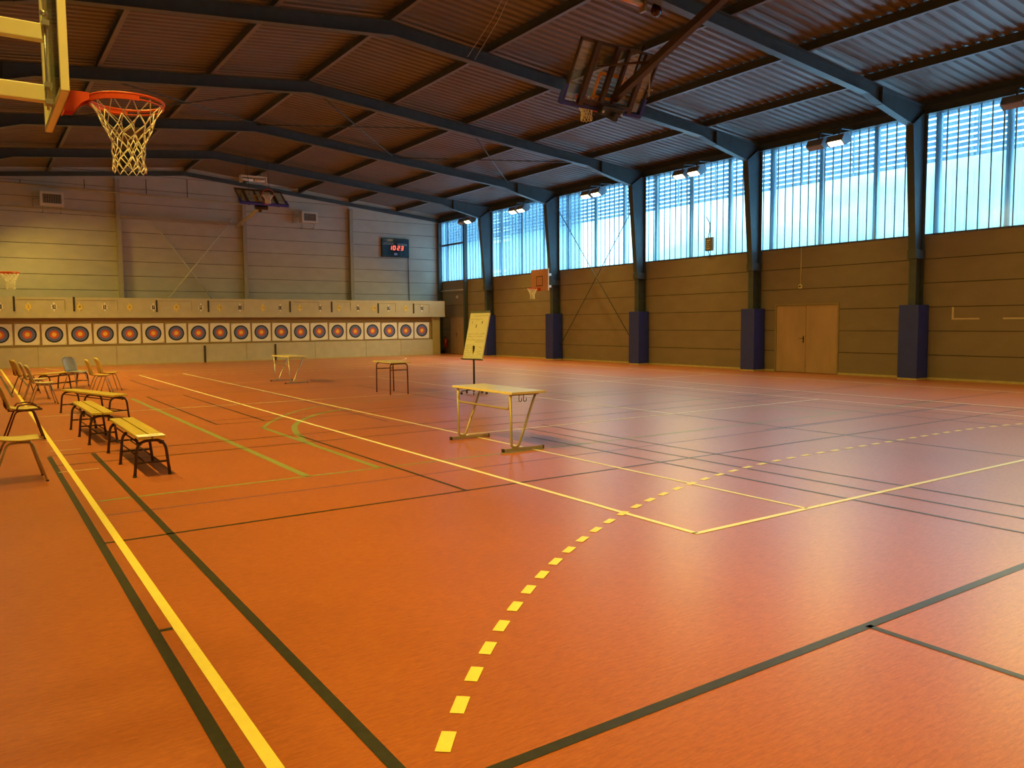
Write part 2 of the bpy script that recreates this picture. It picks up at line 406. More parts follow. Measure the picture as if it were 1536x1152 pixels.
# far wall: horizontal panels clipped by the roof slope
def gable(y0, y1, name, sgn):
    w = MB(); e = .0975
    top = lambda x: zb(x)+.22
    w.prism([(XL-.2, 0), (XR+.2, 0), (XR+.2, top(XR+.2)), (RX, top(RX)), (XL-.2, top(XL-.2))], 1, y0+.05*sgn, y1, M_JOINT)
    zs = [0]+[.65+.627*i for i in range(14)]
    for a, b in zip(zs, zs[1:]):
        a += .010; b -= .010
        def half(z): return max(0, min((top(RX)-z)/e, 99))
        xa0, xa1 = max(XL, RX-half(a)), min(XR, RX+half(a)); xb0, xb1 = max(XL, RX-half(b)), min(XR, RX+half(b))
        if half(a) <= 0: continue
        if half(b) <= 0: w.prism([(xa0, a), (xa1, a), (RX, top(RX))], 1, y0, y0+.05*sgn, M_WALLF); continue
        pts = [(xa0, a), (xa1, a)]
        for xx, sg in ((xa1, 1), (xa0, -1)):
            pass
        right = [(xb1, b)]; left = [(xb0, b)]
        if xa1 == XR and xb1 < XR: right = [(XR, top(XR)), (xb1, b)]
        if xa0 == XL and xb0 > XL: left = [(xb0, b), (XL, top(XL))]
        w.prism(pts+right+left, 1, y0, y0+.05*sgn, M_WALLF)
    return struct(w, name)
gable(YF, YF+.25, 'wall_far', 1)
gable(YB, YB-.25, 'wall_back', -1)
s = MB()
for sg in (-1, 1):
    xe = XR if sg > 0 else XL
    s.mesh([(RX, YF-.10, 8.30), (xe, YF-.10, 8.30-.0975*abs(xe-RX)), (xe, YF-.10, 8.47-.0975*abs(xe-RX)), (RX, YF-.10, 8.47),
            (RX, YF, 8.30), (xe, YF, 8.30-.0975*abs(xe-RX)), (xe, YF, 8.47-.0975*abs(xe-RX)), (RX, YF, 8.47)],
           [(0, 1, 2, 3), (7, 6, 5, 4), (0, 4, 5, 1), (3, 2, 6, 7), (1, 5, 6, 2), (0, 3, 7, 4)], M_STEEL)
struct(s, 'trim_2')

# ================================================================== ROOF DECK
d = MB(); p = .25; prof = [(0, 0), (.10, 0), (.13, .045), (.22, .045), (.25, 0)]
ys, n = [], int((YF-YB)/p)+2
for i in range(n):
    for a, h in prof[:-1]: ys.append((YB-.2+i*p+a, h))
for sg in (-1, 1):
    xe = (XR+.25) if sg > 0 else (XL-.25)
    vs = [(x, y, zb(x)+.20+h+t) for t in (0, .01) for x in (RX, xe) for y, h in ys]; k = len(ys)
    d.mesh(vs, [(i, i+1, k+i+1, k+i) for i in range(k-1)]+[(2*k+i, 2*k+k+i, 2*k+k+i+1, 2*k+i+1) for i in range(k-1)], M_DECK)
o = struct(d, 'ceiling')

# ================================================================== PORTAL FRAMES
def web(mb, pts, y, t, m): mb.prism(pts, 1, y-t/2, y+t/2, m)
def flange(mb, a, b, y, w, t, m):
    mb.bar((a[0], y, a[1]), (b[0], y, b[1]), w, t, m, (0, 0, 1) if abs(a[0]-b[0]) > abs(a[1]-b[1]) else (1, 0, 0))
ord_ = ['behind the camera', 'level with the camera, over its shoulder', 'just outside the photo on the right', 'nearest column in view on the right',
        'second from the right, beside the double door', 'third from the right, crossed by thin wall braces', 'fourth from the right, carrying a basketball board', 'last frame before the target wall']
def frame(i, y):
    t = thing('portal_frame', 'blue grey steel portal frame, '+ord_[i], 'steel frame', (0, y, 0), 0, 'portal frames across the hall')
    for sg in (1, -1):
        X = (lambda x: x) if sg > 0 else (lambda x: XL+XR-x)          # the left column stands closer to the ridge
        dz = 0 if sg > 0 else zb(XL)-zb(XR)
        c = MB(); st = M_STEEL
        web(c, [(X(20.80), .02), (X(21.16), .02), (X(21.16), 7.12+dz), (X(20.47), 6.66+dz), (X(20.76), 3.42), (X(20.80), 3.3)], 0, .012, st)
        flange(c, (X(20.80), .02), (X(20.80), 3.36), 0, .20, .016, st)
        flange(c, (X(20.75), 3.36), (X(20.46), 6.67+dz), 0, .20, .016, st)
        flange(c, (X(21.165), .02), (X(21.165), 7.2+dz), 0, .20, .016, st)
        flange(c, (X(20.46), 6.67+dz), (X(21.16), 7.15+dz), 0, .20, .014, st)
        c.build('column', t)
        k = MB(); a, b = sorted((X(20.72), X(21.17))); k.box(a, b, -.12, .12, 3.22, 3.46, st); k.build('splice_collar', t, .008)
        r = MB(); tz = lambda x: zb(x)-.004
        rb = [(RX, 8.14), (X(18.38), 7.16+dz), (X(18.95), 6.99+dz), (X(20.46), 6.66+dz)]
        web(r, rb+[(X(21.16), 7.14+dz), (X(21.16), tz(X(21.16))), (RX, tz(RX))], 0, .010, st)
        for a, b in zip(rb, rb[1:]): flange(r, a, b, 0, .20, .016, st)
        flange(r, (RX, tz(RX)-.008), (X(21.16), tz(X(21.16))-.008), 0, .20, .014, st)
        r.box(min(X(19.0), X(19.015)), max(X(19.0), X(19.015)), -.10, .10, 6.96+dz, tz(X(19)), st)
        r.build('rafter', t)
    return t
for i, y in enumerate(FY): frame(i, y)

# pads around the column feet
pn = {3: 'on the nearest column in view', 4: 'on the column left of the double door', 5: 'on the third column from the right, by a thin brace', 6: 'on the column that carries the basketball board', 7: 'on the farthest column, behind the flipchart'}
for i in (2, 3, 4, 5, 6, 7):
    m = MB(); y = FY[i]; z0 = .05
    m.box(20.66, 20.70, y-.27, y+.27, z0, 2.0, M_PAD); m.box(20.70, 21.17, y-.27, y-.23, z0, 2.0, M_PAD); m.box(20.70, 21.17, y+.23, y+.27, z0, 2.0, M_PAD)
    m.box(20.70, 21.17, y-.23, y-.13, 1.98, 1.995, M_PAD); m.box(20.70, 21.17, y+.13, y+.23, 1.98, 1.995, M_PAD)
    m.box(20.70, 21.17, y-.23, y-.13, z0, .08, M_PAD); m.box(20.70, 21.17, y+.13, y+.23, z0, .08, M_PAD)
    m.box(20.66, 21.17, y-.27, y+.27, 0, z0, M_SKIRT)
    tag(m.build('column_pad', bevel=.01), 'blue vinyl pad '+pn.get(i, 'just outside the photo on the right'), 'padding', 'blue pads on the columns')

# purlins
lab = {0: 'along the ridge', 1: 'first to the right of the ridge', 2: 'second to the right of the ridge', 3: 'third to the right of the ridge', 4: 'nearest the windows',
       -1: 'first to the left of the ridge', -2: 'second to the left of the ridge', -3: 'third to the left of the ridge', -4: 'fourth to the left of the ridge'}
for k in range(-3, 5):
    x = RX+k*(2.6 if k > 0 else 2.66); z = zb(x); m = MB()
    m.box(x-.05, x+.05, YB, YF, z, z+.012, M_PURL_LIT); m.box(x-.006, x+.006, YB, YF, z+.012, z+.185, M_STEEL); m.box(x-.05, x+.05, YB, YF, z+.185, z+.197, M_STEEL)  # lower flange coloured as lit, web and top flange darker
    tag(m.build('purlin'), 'long grey purlin under the roof deck, '+lab[k], 'purlin', 'purlins under the roof deck')

# bracing rods
def rod(a, b, r, label, cat='brace', name='brace_rod', m=M_STEEL, group='thin bracing rods'):
    t = MB(); t.tube([a, b], r, m, 8); return tag(t.build(name), label, cat, group)
A, Bq = FY[5], FY[6]
zz = lambda x: zb(x)-.10
rod((8.3, A+.1, zz(8.3)), (13.3, Bq-.1, zz(13.3)), .022, 'roof brace rod running away to the right from the ridge')
rod((8.3, Bq-.1, zz(8.3)), (13.3, A+.1, zz(13.3)-.05), .022, 'roof brace rod crossing near the ridge, coming nearer to the right')
rod((13.6, A+.1, zz(13.6)), (18.5, Bq-.1, zz(18.5)), .022, 'roof brace rod running away to the right, nearer the windows')
rod((13.6, Bq-.1, zz(13.6)), (18.5, A+.1, zz(18.5)-.05), .022, 'roof brace rod crossing near the windows, coming nearer to the right')
rod((20.98, Bq-.1, 6.6), (20.98, A+.1, .5), .016, 'wall brace rod from top left to bottom right')
rod((21.06, A+.1, 6.4), (21.06, Bq-.15, .5), .016, 'wall brace rod from top right to bottom left')
for sg, (a, b) in ((1, ((2.7, 27.3), (8.1, 22.4))), (-1, ((2.7, 22.4), (8.1, 27.3)))):
    rod((a[0], a[1], zz(a[0])), (b[0], b[1], zz(b[0])-.05*sg), .022, 'roof brace rod on the left slope, '+('rising toward the camera' if sg > 0 else 'rising away from the camera'))

# ================================================================== GLAZING ON THE RIGHT
def window(n, y0, y1, far=False):
    t = bpy.data.objects.new('window_%d' % n, None); COL.objects.link(t); t.location = (XR, (y0+y1)/2, 3.885); tag(t, kind='structure'); yo = -(y0+y1)/2; t.empty_display_size = .1
    def bb(m, x0, x1, a, b, z0, z1, mt): m.box(x0, x1, a+yo, b+yo, z0-3.885, z1-3.885, mt)
    g = MB(); bb(g, .05, .062, y0, y1, 3.885, 7.0, M_GLAZE); g.build('glazing', t)
    r = MB(); y = 9.49-.55-.29*80
    k = 0
    yy = 9.325-.2755*60
    while yy < y1:
        if yy > y0+.03: bb(r, .03, .05, yy-.015, yy+.015, 3.885, 7.0, M_RIB)
        yy += .2755
    r.build('glazing_ribs', t)
    f = MB(); yy = 9.49-1.74*10
    while yy < y1:
        if yy > y0+.05: bb(f, .10, .18, yy-.07, yy+.07, 3.885, 7.0, M_SLAT)
        if yy+.87 > y0+.05 and yy+.87 < y1: bb(f, .36, .38, yy+.85, yy+.89, 5.85, 7.0, M_SLAT)
        yy += 1.74
    f.build('outer_post', t)
    s = MB(); z = 5.87
    X = Matrix.Rotation(math.radians(22), 4, 'Y')
    while z < 7.05:
        s.box(-.05, .05, y0+yo, y1+yo, -.006, .006, M_SLAT, Matrix.Translation((.42, 0, z-3.885)) @ Matrix.Rotation(math.radians(58), 4, 'Y')); z += .147
    s.build('louvre_blades', t)
    if far:
        h = MB(); bb(h, .0, .05, y0+.05, 35.1, 5.74, 5.84, M_STEEL) if False else bb(h, .0, .05, 35.3, y1, 5.74, 5.84, M_STEEL); h.build('transom', t)
    return t
edges = [YB]+[y for y in FY if y > YB]+[YF]
for n, (a, b) in enumerate(zip(edges, edges[1:])): window(n+1, a+.0, b-.0, n == len(edges)-2)
# slim post in the last bay
m = MB(); m.box(21.0, 21.19, 35.13, 35.27, 0.0, 7.0, M_STEEL); tag(m.build('steel_post'), 'slim dark steel post between the last column and the far corner', 'steel post')
m = MB(); m.box(21.0, 21.19, YF-.22, YF-.02, 0, 6.99, M_STEEL); tag(m.build('corner_post'), 'dark steel post in the far right corner', 'steel post')
# building seen outside through the last bay
t = thing('neighbouring_building', 'dark clad building seen through the farthest window', 'building', (31.0, 46.0, 0))
m = MB(); m.box(-1.5, 2.5, -5, 9, 0, 12, mat('blue grey cladding', (.10, .17, .27), .6, var=.1, scale=2, stretch=(1, 6, .2)), None); m.build('wall', t)
m = MB()
for i in range(9): m.box(-1.56, -1.5, -2.2, -.6, 2.6+i*.3, 2.75+i*.3, M_WMET)
m.build('vent_louvre', t); m = MB()
for i in range(7): m.box(-1.56, -1.5, -2.6, -.6, 7+i*.3, 7.15+i*.3, M_WMET)
m.build('vent_louvre', t)
m = MB(); m.box(-30, 60, -40, 60, -.1, 0, mat('outside paving', (.44, .46, .46), .8, var=.1)); struct(m, 'ground_outside', loc=(52, 0, -.2))

# light portals just outside the panes
for n, (a, b) in enumerate(zip(edges, edges[1:])):
    ld = bpy.data.lights.new('daylight', 'AREA'); ld.shape = 'RECTANGLE'; ld.size = 3.2; ld.size_y = b-a
    ld.cycles.is_portal = True
    o = bpy.data.objects.new('daylight_portal', ld); COL.objects.link(o); o.location = (XR+.62, (a+b)/2, 5.45)
    o.rotation_euler = (0, math.radians(90), 0)      # -Z of the lamp toward -X

# ================================================================== FLOODLIGHTS
def lamp_light(name, parent, loc, tilt, power, sy=.34, sz=.16, col=(1, .68, .11), spread=120):
    ld = bpy.data.lights.new(name, 'AREA'); ld.shape = 'RECTANGLE'; ld.size = sz; ld.size_y = sy; ld.energy = power*LAMP; ld.color = col; ld.spread = math.radians(spread)
    o = bpy.data.objects.new(name, ld); COL.objects.link(o); o.parent = parent; o.location = loc; o.rotation_euler = (0, tilt, 0); return o
def flood(x, y, z, side, lit, label, power=100, group='floodlights along the eaves'):
    """side +1: on the right wall, throws its light toward -x"""
    t = thing('floodlight', label, 'floodlight', (x, y, z), 0 if side > 0 else PI, group)
    h = MB(); pr = [(-.22, -.06), (-.05, -.17), (.14, -.09), (.20, .05), (.06, .16), (-.12, .12)]
    h.prism([(a, b) for a, b in pr], 1, -.24, .24, M_HOUSE); h.build('housing', t, .008)
    for s in (-1, 1):
        e = MB(); e.prism([(a*1.04, b*1.04) for a, b in pr], 1, s*.24, s*.262, M_REFL); e.build('side_plate', t)
    # glass lies on the lower inner face between (-.22,-.06) and (-.05,-.17)
    g = MB(); n = Vector((-.11, 0, -.17)).normalized(); c = Vector((-.135, 0, -.115)); 
    ax = Vector((.17, 0, -.11)).normalized()
    X = Matrix((ax, Vector((0, 1, 0)), n)).transposed().to_4x4(); X.translation = c+n*.004
    g.box(-.085, .085, -.20, .20, -.002, .008, M_LIT if lit else M_DIM, X); g.build('lamp_glass', t)
    b = MB(); b.bar((0, 0, .12), (.12, 0, .34), .04, .02, M_STEEL); b.bar((.12, 0, .33), (.66, 0, .36), .05, .03, M_STEEL); b.build('bracket', t)
    if lit: lamp_light('lamp_light', t, c+n*.03, math.atan2(.11, .17) if True else 0, power)
    return t
pairs = [(8.97, 0, 'r'), (8.33, 1, 'r'), (14.2, 0, 'a'), (13.56, 1, 'a'), (19.5, 1, 'b'), (18.84, 1, 'b'), (24.5, 1, 'c'), (23.88, 1, 'c'), (29.6, 1, 'd'), (28.97, 1, 'd'), (34.1, 0, 'e'), (33.5, 1, 'e')]
nm = {'r': 'at the right edge of the photo', 'a': 'between the two nearest columns', 'b': 'above the junction box window', 'c': 'above the crossed wall braces', 'd': 'in the next-to-last bay', 'e': 'in the farthest bay'}
for q, (y, lit, k) in enumerate(pairs):
    flood(20.38, y, 6.66, 1, lit, ('lit ' if lit else 'unlit ')+'floodlight under the right eave '+nm[k]+(', farther of two' if q % 2 == 0 else ', nearer of two'), 130 if k in 'de' else 80)
lw = ['behind the camera', 'beside the camera', 'level with the near hoop', 'level with the benches', 'level with the near desk', 'level with the chairs', 'level with the far hoop', 'near the target wall']
for q, y in enumerate([-1.9, 3.4, 8.5, 13.9, 19.2, 24.5, 29.9, 35.1]):
    for j in (0, 1):
        flood(.08, y-.33+.66*j, 6.85, -1, 1, 'lit floodlight under the left eave, '+lw[q]+(', nearer of two' if j == 0 else ', farther of two'), (112, 112, 112, 112, 112, 125, 165, 80)[q])
for y in (3.4, -1.9):
    for j in (0, 1):
        flood(20.38, y-.33+.66*j, 6.66, 1, 1, 'lit floodlight under the right eave, '+('beside' if y > 0 else 'behind')+' the camera'+(', nearer of two' if j == 0 else ', farther of two'), 110)

# ================================================================== RIGHT WALL FITTINGS
def door(n, y0, y1, h, leaves):
    t = bpy.data.objects.new('door_%d' % n, None); COL.objects.link(t); t.location = (XR, (y0+y1)/2, 0); tag(t, kind='structure'); t.empty_display_size = .1
    hw = (y1-y0)/2
    f = MB(); f.box(-.02, .04, -hw-.05, -hw, 0, h+.05, M_DOORF); f.box(-.02, .04, hw, hw+.05, 0, h+.05, M_DOORF); f.box(-.02, .04, -hw, hw, h, h+.05, M_DOORF); f.build('door_frame', t)
    for i in range(leaves):
        a = -hw+i*2*hw/leaves+.006; b = -hw+(i+1)*2*hw/leaves-.006
        l = MB(); l.box(-.005, .03, a, b, .01, h-.01, M_DOOR); lf = l.build('door_leaf', t, .003)
        if i == leaves-1:
            y = a+.07 if leaves > 1 else b-.08
            hd = MB(); hd.box(-.015, -.005, y-.02, y+.02, .92, 1.14, M_BLACK); hd.tube(fillet([(-.01, y, 1.06), (-.055, y, 1.06), (-.055, y+.12, 1.06)], .02), .009, M_BLACK); hd.build('door_handle', lf)
door(1, 14.0, 16.15, 2.08, 2)
door(2, 35.5, 36.95, 1.94, 2)

t = thing('wall_socket', 'cream conduit ending in a small socket box above the double door', 'socket', (XR, 15.28, 2.66))
m = MB(); m.tube([(-.012, 0, .05), (-.012, 0, 1.19)], .010, M_FRAMEY); m.build('conduit', t)
m = MB(); m.box(-.05, 0, -.05, .05, -.06, .06, M_FRAMEY); m.cyl((-.05, 0, 0), (-.062, 0, 0), .03, M_BLACK, 12); m.build('socket_box', t)
m = MB(); m.box(XR-.004, XR, 10.64, 10.69, 1.60, 1.93, M_TAPE); m.box(XR-.004, XR, 10.0, 10.64, 1.60, 1.64, M_TAPE); tag(m.build('tape_mark'), 'L-shaped pale tape mark on the brown wall near the right edge', 'tape')
m = MB(); m.box(XR-.004, XR, 8.6, 9.44, 1.60, 1.64, M_TAPE); tag(m.build('tape_mark'), 'straight pale tape strip cut by the right edge of the photo', 'tape')
t = thing('junction_box', 'grey junction box with loose cable fixed in front of the window panes', 'junction box', (XR-.02, 18.92, 4.26))
m = MB(); m.box(-.08, 0, -.17, .17, -.23, .23, M_HOUSE); m.build('box', t, .01)
m = MB()
for i in range(5): m.tube([(-.088, -.06+.03*(i % 2), .14-.07*i), (-.10, .02, .11-.07*i), (-.088, .08, .13-.07*i)], .012, M_TABLE, 6)
m.build('terminal_strip', t)
m = MB(); m.tube(fillet([(-.05, .05, .22), (-.06, -.03, .45), (-.06, -.03, .72), (-.06, .14, .95)], .1), .016, M_HOUSE); m.tube([(-.05, .05, -.22), (-.05, -.02, -.4)], .014, M_HOUSE); m.build('cable', t)
m = MB(); m.cyl((XR, 36.2, 3.0), (XR-.07, 36.2, 3.0), .09, M_WMET, 16, .06); tag(m.build('wall_sounder'), 'small pale round device high on the wall above the far door', 'alarm sounder')
m = MB(); m.tube([(21.12, 35.25, 3.36), (21.12, 37.8, 3.36)], .03, M_WMET); m.cyl((21.12, 35.28, 3.36), (21.12, 35.34, 3.36), .05, M_WMET); tag(m.build('wall_pipe'), 'pale horizontal pipe between the slim post and the far corner', 'pipe')
t = thing('fire_extinguisher', 'red fire extinguisher on the wall beside the target wall end', 'fire extinguisher', (21.06, 37.3, .32))
m = MB(); m.cyl((0, 0, 0), (0, 0, .46), .085, M_RUB, 20); m.cyl((0, 0, .46), (0, 0, .52), .085, M_RUB, 20, .03); m.build('cylinder', t)
m = MB(); m.cyl((0, 0, .52), (0, 0, .57), .02, M_BLACK); m.bar((-.08, 0, .60), (.05, 0, .58), .02, .015, M_BLACK); m.build('valve', t)
m = MB(); m.tube(fillet([(.0, 0, .56), (-.10, 0, .50), (-.11, 0, .2)], .06), .012, M_BLACK); m.build('hose', t)
m = MB(); m.box(.08, .14, -.03, .03, .1, .4, M_STEEL); m.build('wall_bracket', t)

# ================================================================== FAR WALL FITTINGS
for x, nme in ((0.1, 'outside the photo on the left'), (5.42, 'left of the faint crossed braces'), (10.73, 'in the middle, behind the folded basket'), (16.02, 'left of the scoreboard')):
    m = MB(); top = zb(x)-.30; m.box(x-.09, x+.09, YF-.22, YF-.205, 2.4, top, M_MULL); m.box(x-.006, x+.006, YF-.205, YF-.015, 2.4, top, M_MULL); m.box(x-.09, x+.09, YF-.015, YF-.003, 0, top, M_MULL)
    m.box(x-.09, x+.09, YF-.205, YF-.012, 2.4, 2.42, M_MULL)
    tag(m.build('wind_post'), 'beige steel wind post on the far wall, '+nme, 'steel post', 'wind posts on the far wall')
def tubething(name, pts, r, m_, label, cat, fl_=None):
    m = MB(); m.tube(fillet(pts, fl_) if fl_ else pts, r, m_); return tag(m.build(name), label, cat)
tubething('service_pipe', [(-1.25, 37.60, 7.24), (1.2, 37.60, 7.33), (10.6, 37.60, 7.20)], .045, M_YAWN, 'beige pipe running high along the far wall past the heater', 'pipe')
m = MB(); m.box(5.50, 10.66, 37.70, 37.78, 6.22, 6.34, M_MULL); tag(m.build('wall_rail'), 'beige horizontal rail between two wind posts on the far wall', 'rail')
tubething('lower_pipe', [(-1.25, 37.85, 6.49), (5.3, 37.85, 6.42)], .03, M_YAWN, 'thin beige pipe below the left heater on the far wall', 'pipe')
rod((6.9, 37.90, 6.0), (9.2, 37.90, 2.82), .028, 'pale diagonal brace on the far wall running down to the right', m=M_WMET)
rod((10.2, 37.82, 6.5), (7.3, 37.82, 2.82), .028, 'pale diagonal brace on the far wall running down to the left', m=M_WMET)
for x in (1.9, 4.2, 6.6, 8.3):
    m = MB(); m.box(x-.012, x+.012, YF-.02, YF, 7.35, zb(x)-.3, M_JOINT); tag(m.build('joint_cover'), 'thin vertical joint strip high on the far wall, '+{1.9: 'leftmost of four', 4.2: 'second from left of four', 6.6: 'third from left of four', 8.3: 'rightmost of four'}[x], 'joint strip')
def heater(x0, x1, z0, z1, label):
    t = thing('fan_heater', label, 'heater', ((x0+x1)/2, 37.25, z0)); hw = (x1-x0)/2; h = z1-z0
    m = MB(); m.box(-hw, hw, .02, .40, 0, h, M_WMET); m.build('casing', t, .01)
    m = MB(); b = .09
    m.box(-hw, hw, 0, .02, 0, b, M_WMET); m.box(-hw, hw, 0, .02, h-b, h, M_WMET); m.box(-hw, -hw+b, 0, .02, b, h-b, M_WMET); m.box(hw-b, hw, 0, .02, b, h-b, M_WMET); m.build('front_frame', t)
    m = MB(); m.box(-hw+b, hw-b, .014, .02, b, h-b, M_BLACK); m.build('outlet', t)
    m = MB()
    for i in range(7): z = b+(h-2*b)*(i+.5)/7; m.bar((-hw+b, .006, z), (hw-b, .006, z), .008, .012, M_MULL)
    for i in range(8): x = -hw+b+(2*hw-2*b)*(i+.5)/8; m.bar((x, .006, b), (x, .006, h-b), .012, .008, M_MULL)
    m.build('grille', t)
    m = MB(); m.bar((-hw+.1, .3, -.22), (-hw+.1, .3, 0), .03, .03, M_MULL); m.bar((hw-.1, .3, -.22), (hw-.1, .3, 0), .03, .03, M_MULL); m.bar((-hw-.05, .2, h*.5), (-hw-.22, .5, h*.5), .03, .03, M_MULL); m.bar((-hw-.22, .7, 0), (-hw-.22, .7, h), .04, .04, M_MULL)
    m.bar((-hw+.1, .3, -.21), (-hw+.1, .745, -.21), .03, .03, M_MULL); m.bar((hw-.1, .3, -.21), (hw-.1, .745, -.21), .03, .03, M_MULL)
    m.build('bracket', t); return t
heater(2.52, 3.36, 6.50, 7.05, 'cream fan heater with a grid front on the left of the far wall')
heater(13.30, 14.08, 6.50, 7.02, 'grey-white fan heater right of the folded basket on the far wall')

t = thing('scoreboard', 'dark electronic scoreboard showing 10 23 in red digits', 'scoreboard', (18.48, 37.86, 5.57))
m = MB(); m.box(-.78, .78, 0, .13, -.48, .48, M_BLACK); m.build('casing', t, .01)
m = MB(); m.box(-.73, .73, -.008, 0, -.43, .43, M_BRDGLS); m.build('face', t)
SEG = {'0': 'abcdef', '1': 'bc', '2': 'abged', '3': 'abgcd'}
def digit(ch, x, z, w, h):
    m = MB(); th = .028; sk = .12
    P = {'a': ((0, h), (w, h)), 'b': ((w, h), (w, h/2)), 'c': ((w, h/2), (w, 0)), 'd': ((0, 0), (w, 0)), 'e': ((0, 0), (0, h/2)), 'f': ((0, h/2), (0, h)), 'g': ((0, h/2), (w, h/2))}
    for s in SEG[ch]:
        (a, b), (c, d) = P[s]; m.bar((x+a+sk*b, -.014, z+b), (x+c+sk*d, -.014, z+d), th, .01, M_LED, (0, 1, 0))
    m.build('digit', t)
for ch, x in (('1', -.36), ('0', -.15), ('2', .09), ('3', .30)): digit(ch, x, -.10, .11, .19)
text_mesh('LOCAUX', .16, M_GREYT, 'lettering', t, (-.42, -.012, .20), (PI/2, 0, 0), .001, .95)
text_mesh('VISITEURS', .15, M_GREYT, 'lettering', t, (.38, -.012, .17), (PI/2, 0, 0), .001, .82)
m = MB(); m.box(-.09, .09, -.012, -.009, -.38, -.26, M_STICK); m.build('sticker', t)
tubething('scoreboard_cable', [(19.22, 37.9, 5.09), (19.24, 37.96, 4.9), (19.28, 37.96, 2.6)], .02, M_STEEL, 'dark cable trunking dropping from the scoreboard down the far wall', 'cable')

# ================================================================== TARGET WALL
YT = 36.3
t = thing('target_backstop', 'long grey and ochre archery backstop across the far wall', 'backstop', (8, YT, 0))
xl = -1.25-8
m = MB(); m.box(xl, 20.42-8, -.10, .0, 1.98, 2.78, M_BOARD); m.box(xl, 20.42-8, -.12, -.10, 1.96, 2.06, M_BOARD); m.box(xl, 20.42-8, .0, .55, 2.70, 2.78, M_BOARD); m.build('top_board', t)
m = MB(); m.box(xl, 19.72-8, .07, .5, .80, 2.0, M_FOAM); m.build('foam_wall', t)
m = MB(); m.box(xl, 19.72-8, -.02, .10, .0, .80, M_BOARD); m.box(xl, 19.72-8, -.035, -.02, 0, .05, M_SKIRT); m.build('lower_board', t)
m = MB(); m.box(19.72-8, 20.16-8, -.02, .5, 0, 1.98, M_OCHRE); m.build('end_board', t)
for i, (x, z0, z1) in enumerate([(1.39, 2.22, 2.80), (3.43, 2.22, 2.80), (6.5, 2.20, 2.70), (8.6, 2.20, 2.70), (12.23, 2.2, 2.70), (14.25, 2.2, 2.70), (16.66, 2.15, 2.64), (18.61, 2.14, 2.64)]):
    m = MB(); m.box(x-8-.035, x-8+.035, -.115, -.098, z0, z1, M_INK); m.build('slot', t)
for x in (8.4, 11.51):
    m = MB(); m.box(x-8-.04, x-8+.04, -.04, -.018, .0, .74, M_INK); m.build('slot', t)
m = MB()
for x, a, b in ((1.5, 3.1, 2.68), (3.55, 5.0, 2.66), (6.6, 7.9, 2.66), (8.7, 10.1, 2.66), (12.4, 13.6, 2.66), (14.5, 15.2, 2.68), (16.7, 17.6, 2.62), (18.65, 19.5, 2.6)):
    m.box(x-8, a-8, -.108, -.099, b, b+.015, M_INKG); m.box(a-8, a-8+.012, -.108, -.099, b-.42, b, M_INKG)
for x in (.5, 2.1, 4.9, 10.2, 13.4, 16, 17.9): m.box(x-8, x-8+.012, -.026, -.019, .06, .8, M_INKG)
m.build('seam_line', t)

ORD = {1: 'first', 2: 'second', 3: 'third', 4: 'fourth', 5: 'fifth', 6: 'sixth', 7: 'seventh', 8: 'eighth', 9: 'ninth', 10: 'tenth'}
proto = None
for k in range(21):
    x = .87+.9135*k; n = k+1
    where = 'cut by the left edge of the photo' if k == 0 else ('last at the right end of the row' if k == 20 else 'hanging below the number %d sign' % n)
    lb = 'square paper archery target, '+where
    if proto is None:
        t = thing('archery_target', lb, 'archery target', (x, YT+.06, 1.315), 0, 'archery targets on the foam wall')
        m = MB(); m.box(-.42, .42, -.012, .0, -.41, .41, M_WHITE); m.build('paper', t)
        for nm_, r0, r1, mt in (('black_ring', .265, .32, M_TBLK), ('blue_ring', .165, .265, M_TBLU), ('red_ring', .085, .165, M_TRED), ('gold_centre', 0, .085, M_GOLD)):
            m = MB(); m.disc((0, -.0135, 0), r0, r1, mt, 40); m.build(nm_, t)
        m = MB(); m.cyl((-.385, -.012, .37), (-.385, -.03, .37), .014, M_INK, 8); m.cyl((.385, -.012, -.37), (.385, -.03, -.37), .012, M_INK, 8); m.build('pin', t)
        proto = t
    else: t = dup(proto, (x, YT+.06, 1.315-.002*k+.006*math.sin(k*2.3)), None, lb)
    t.rotation_euler = (0, .022*math.sin(k*1.7), 0)
def number_sign(n, x, z):
    yel = n % 2 == 0; mt = M_SIGNY if yel else M_WHITE
    lb = '%s number %d sign above an archery target' % ('yellow' if yel else 'black and white', n)
    t = thing('number_sign', lb, 'sign', (x, YT-.10, z), 0, 'number signs on the top board')
    pts = []
    for i in range(12):
        a = PI/2+2*PI*i/12; r = .20 if i % 6 == 0 else (.15 if i % 2 == 0 else .105)
        pts.append((r*math.cos(a)*.82, r*math.sin(a)))
    m = MB(); m.prism(pts, 1, -.006, -.001, mt); m.build('card', t)
    if not yel:
        m = MB(); w_ = .055 if n < 10 else .085; m.box(-w_, w_, -.0075, -.006, -.085, .085, M_INK); m.build('number_field', t)
    text_mesh(str(n), .17, M_WHITE if not yel else M_INKG, 'numeral', t, (0, -.0085, 0), (PI/2, 0, 0), .0006)
for n, x in zip(range(2, 22), [1.86, 2.73, 3.62, 4.53, 5.46, 6.37, 7.28, 8.28, 9.07, 9.95, 10.97, 11.77, 12.69, 13.68, 14.61, 15.59, 16.43, 17.22, 18.16, 19.08]):
    number_sign(n, x, 2.40)
number_sign(1, .93, 2.40)

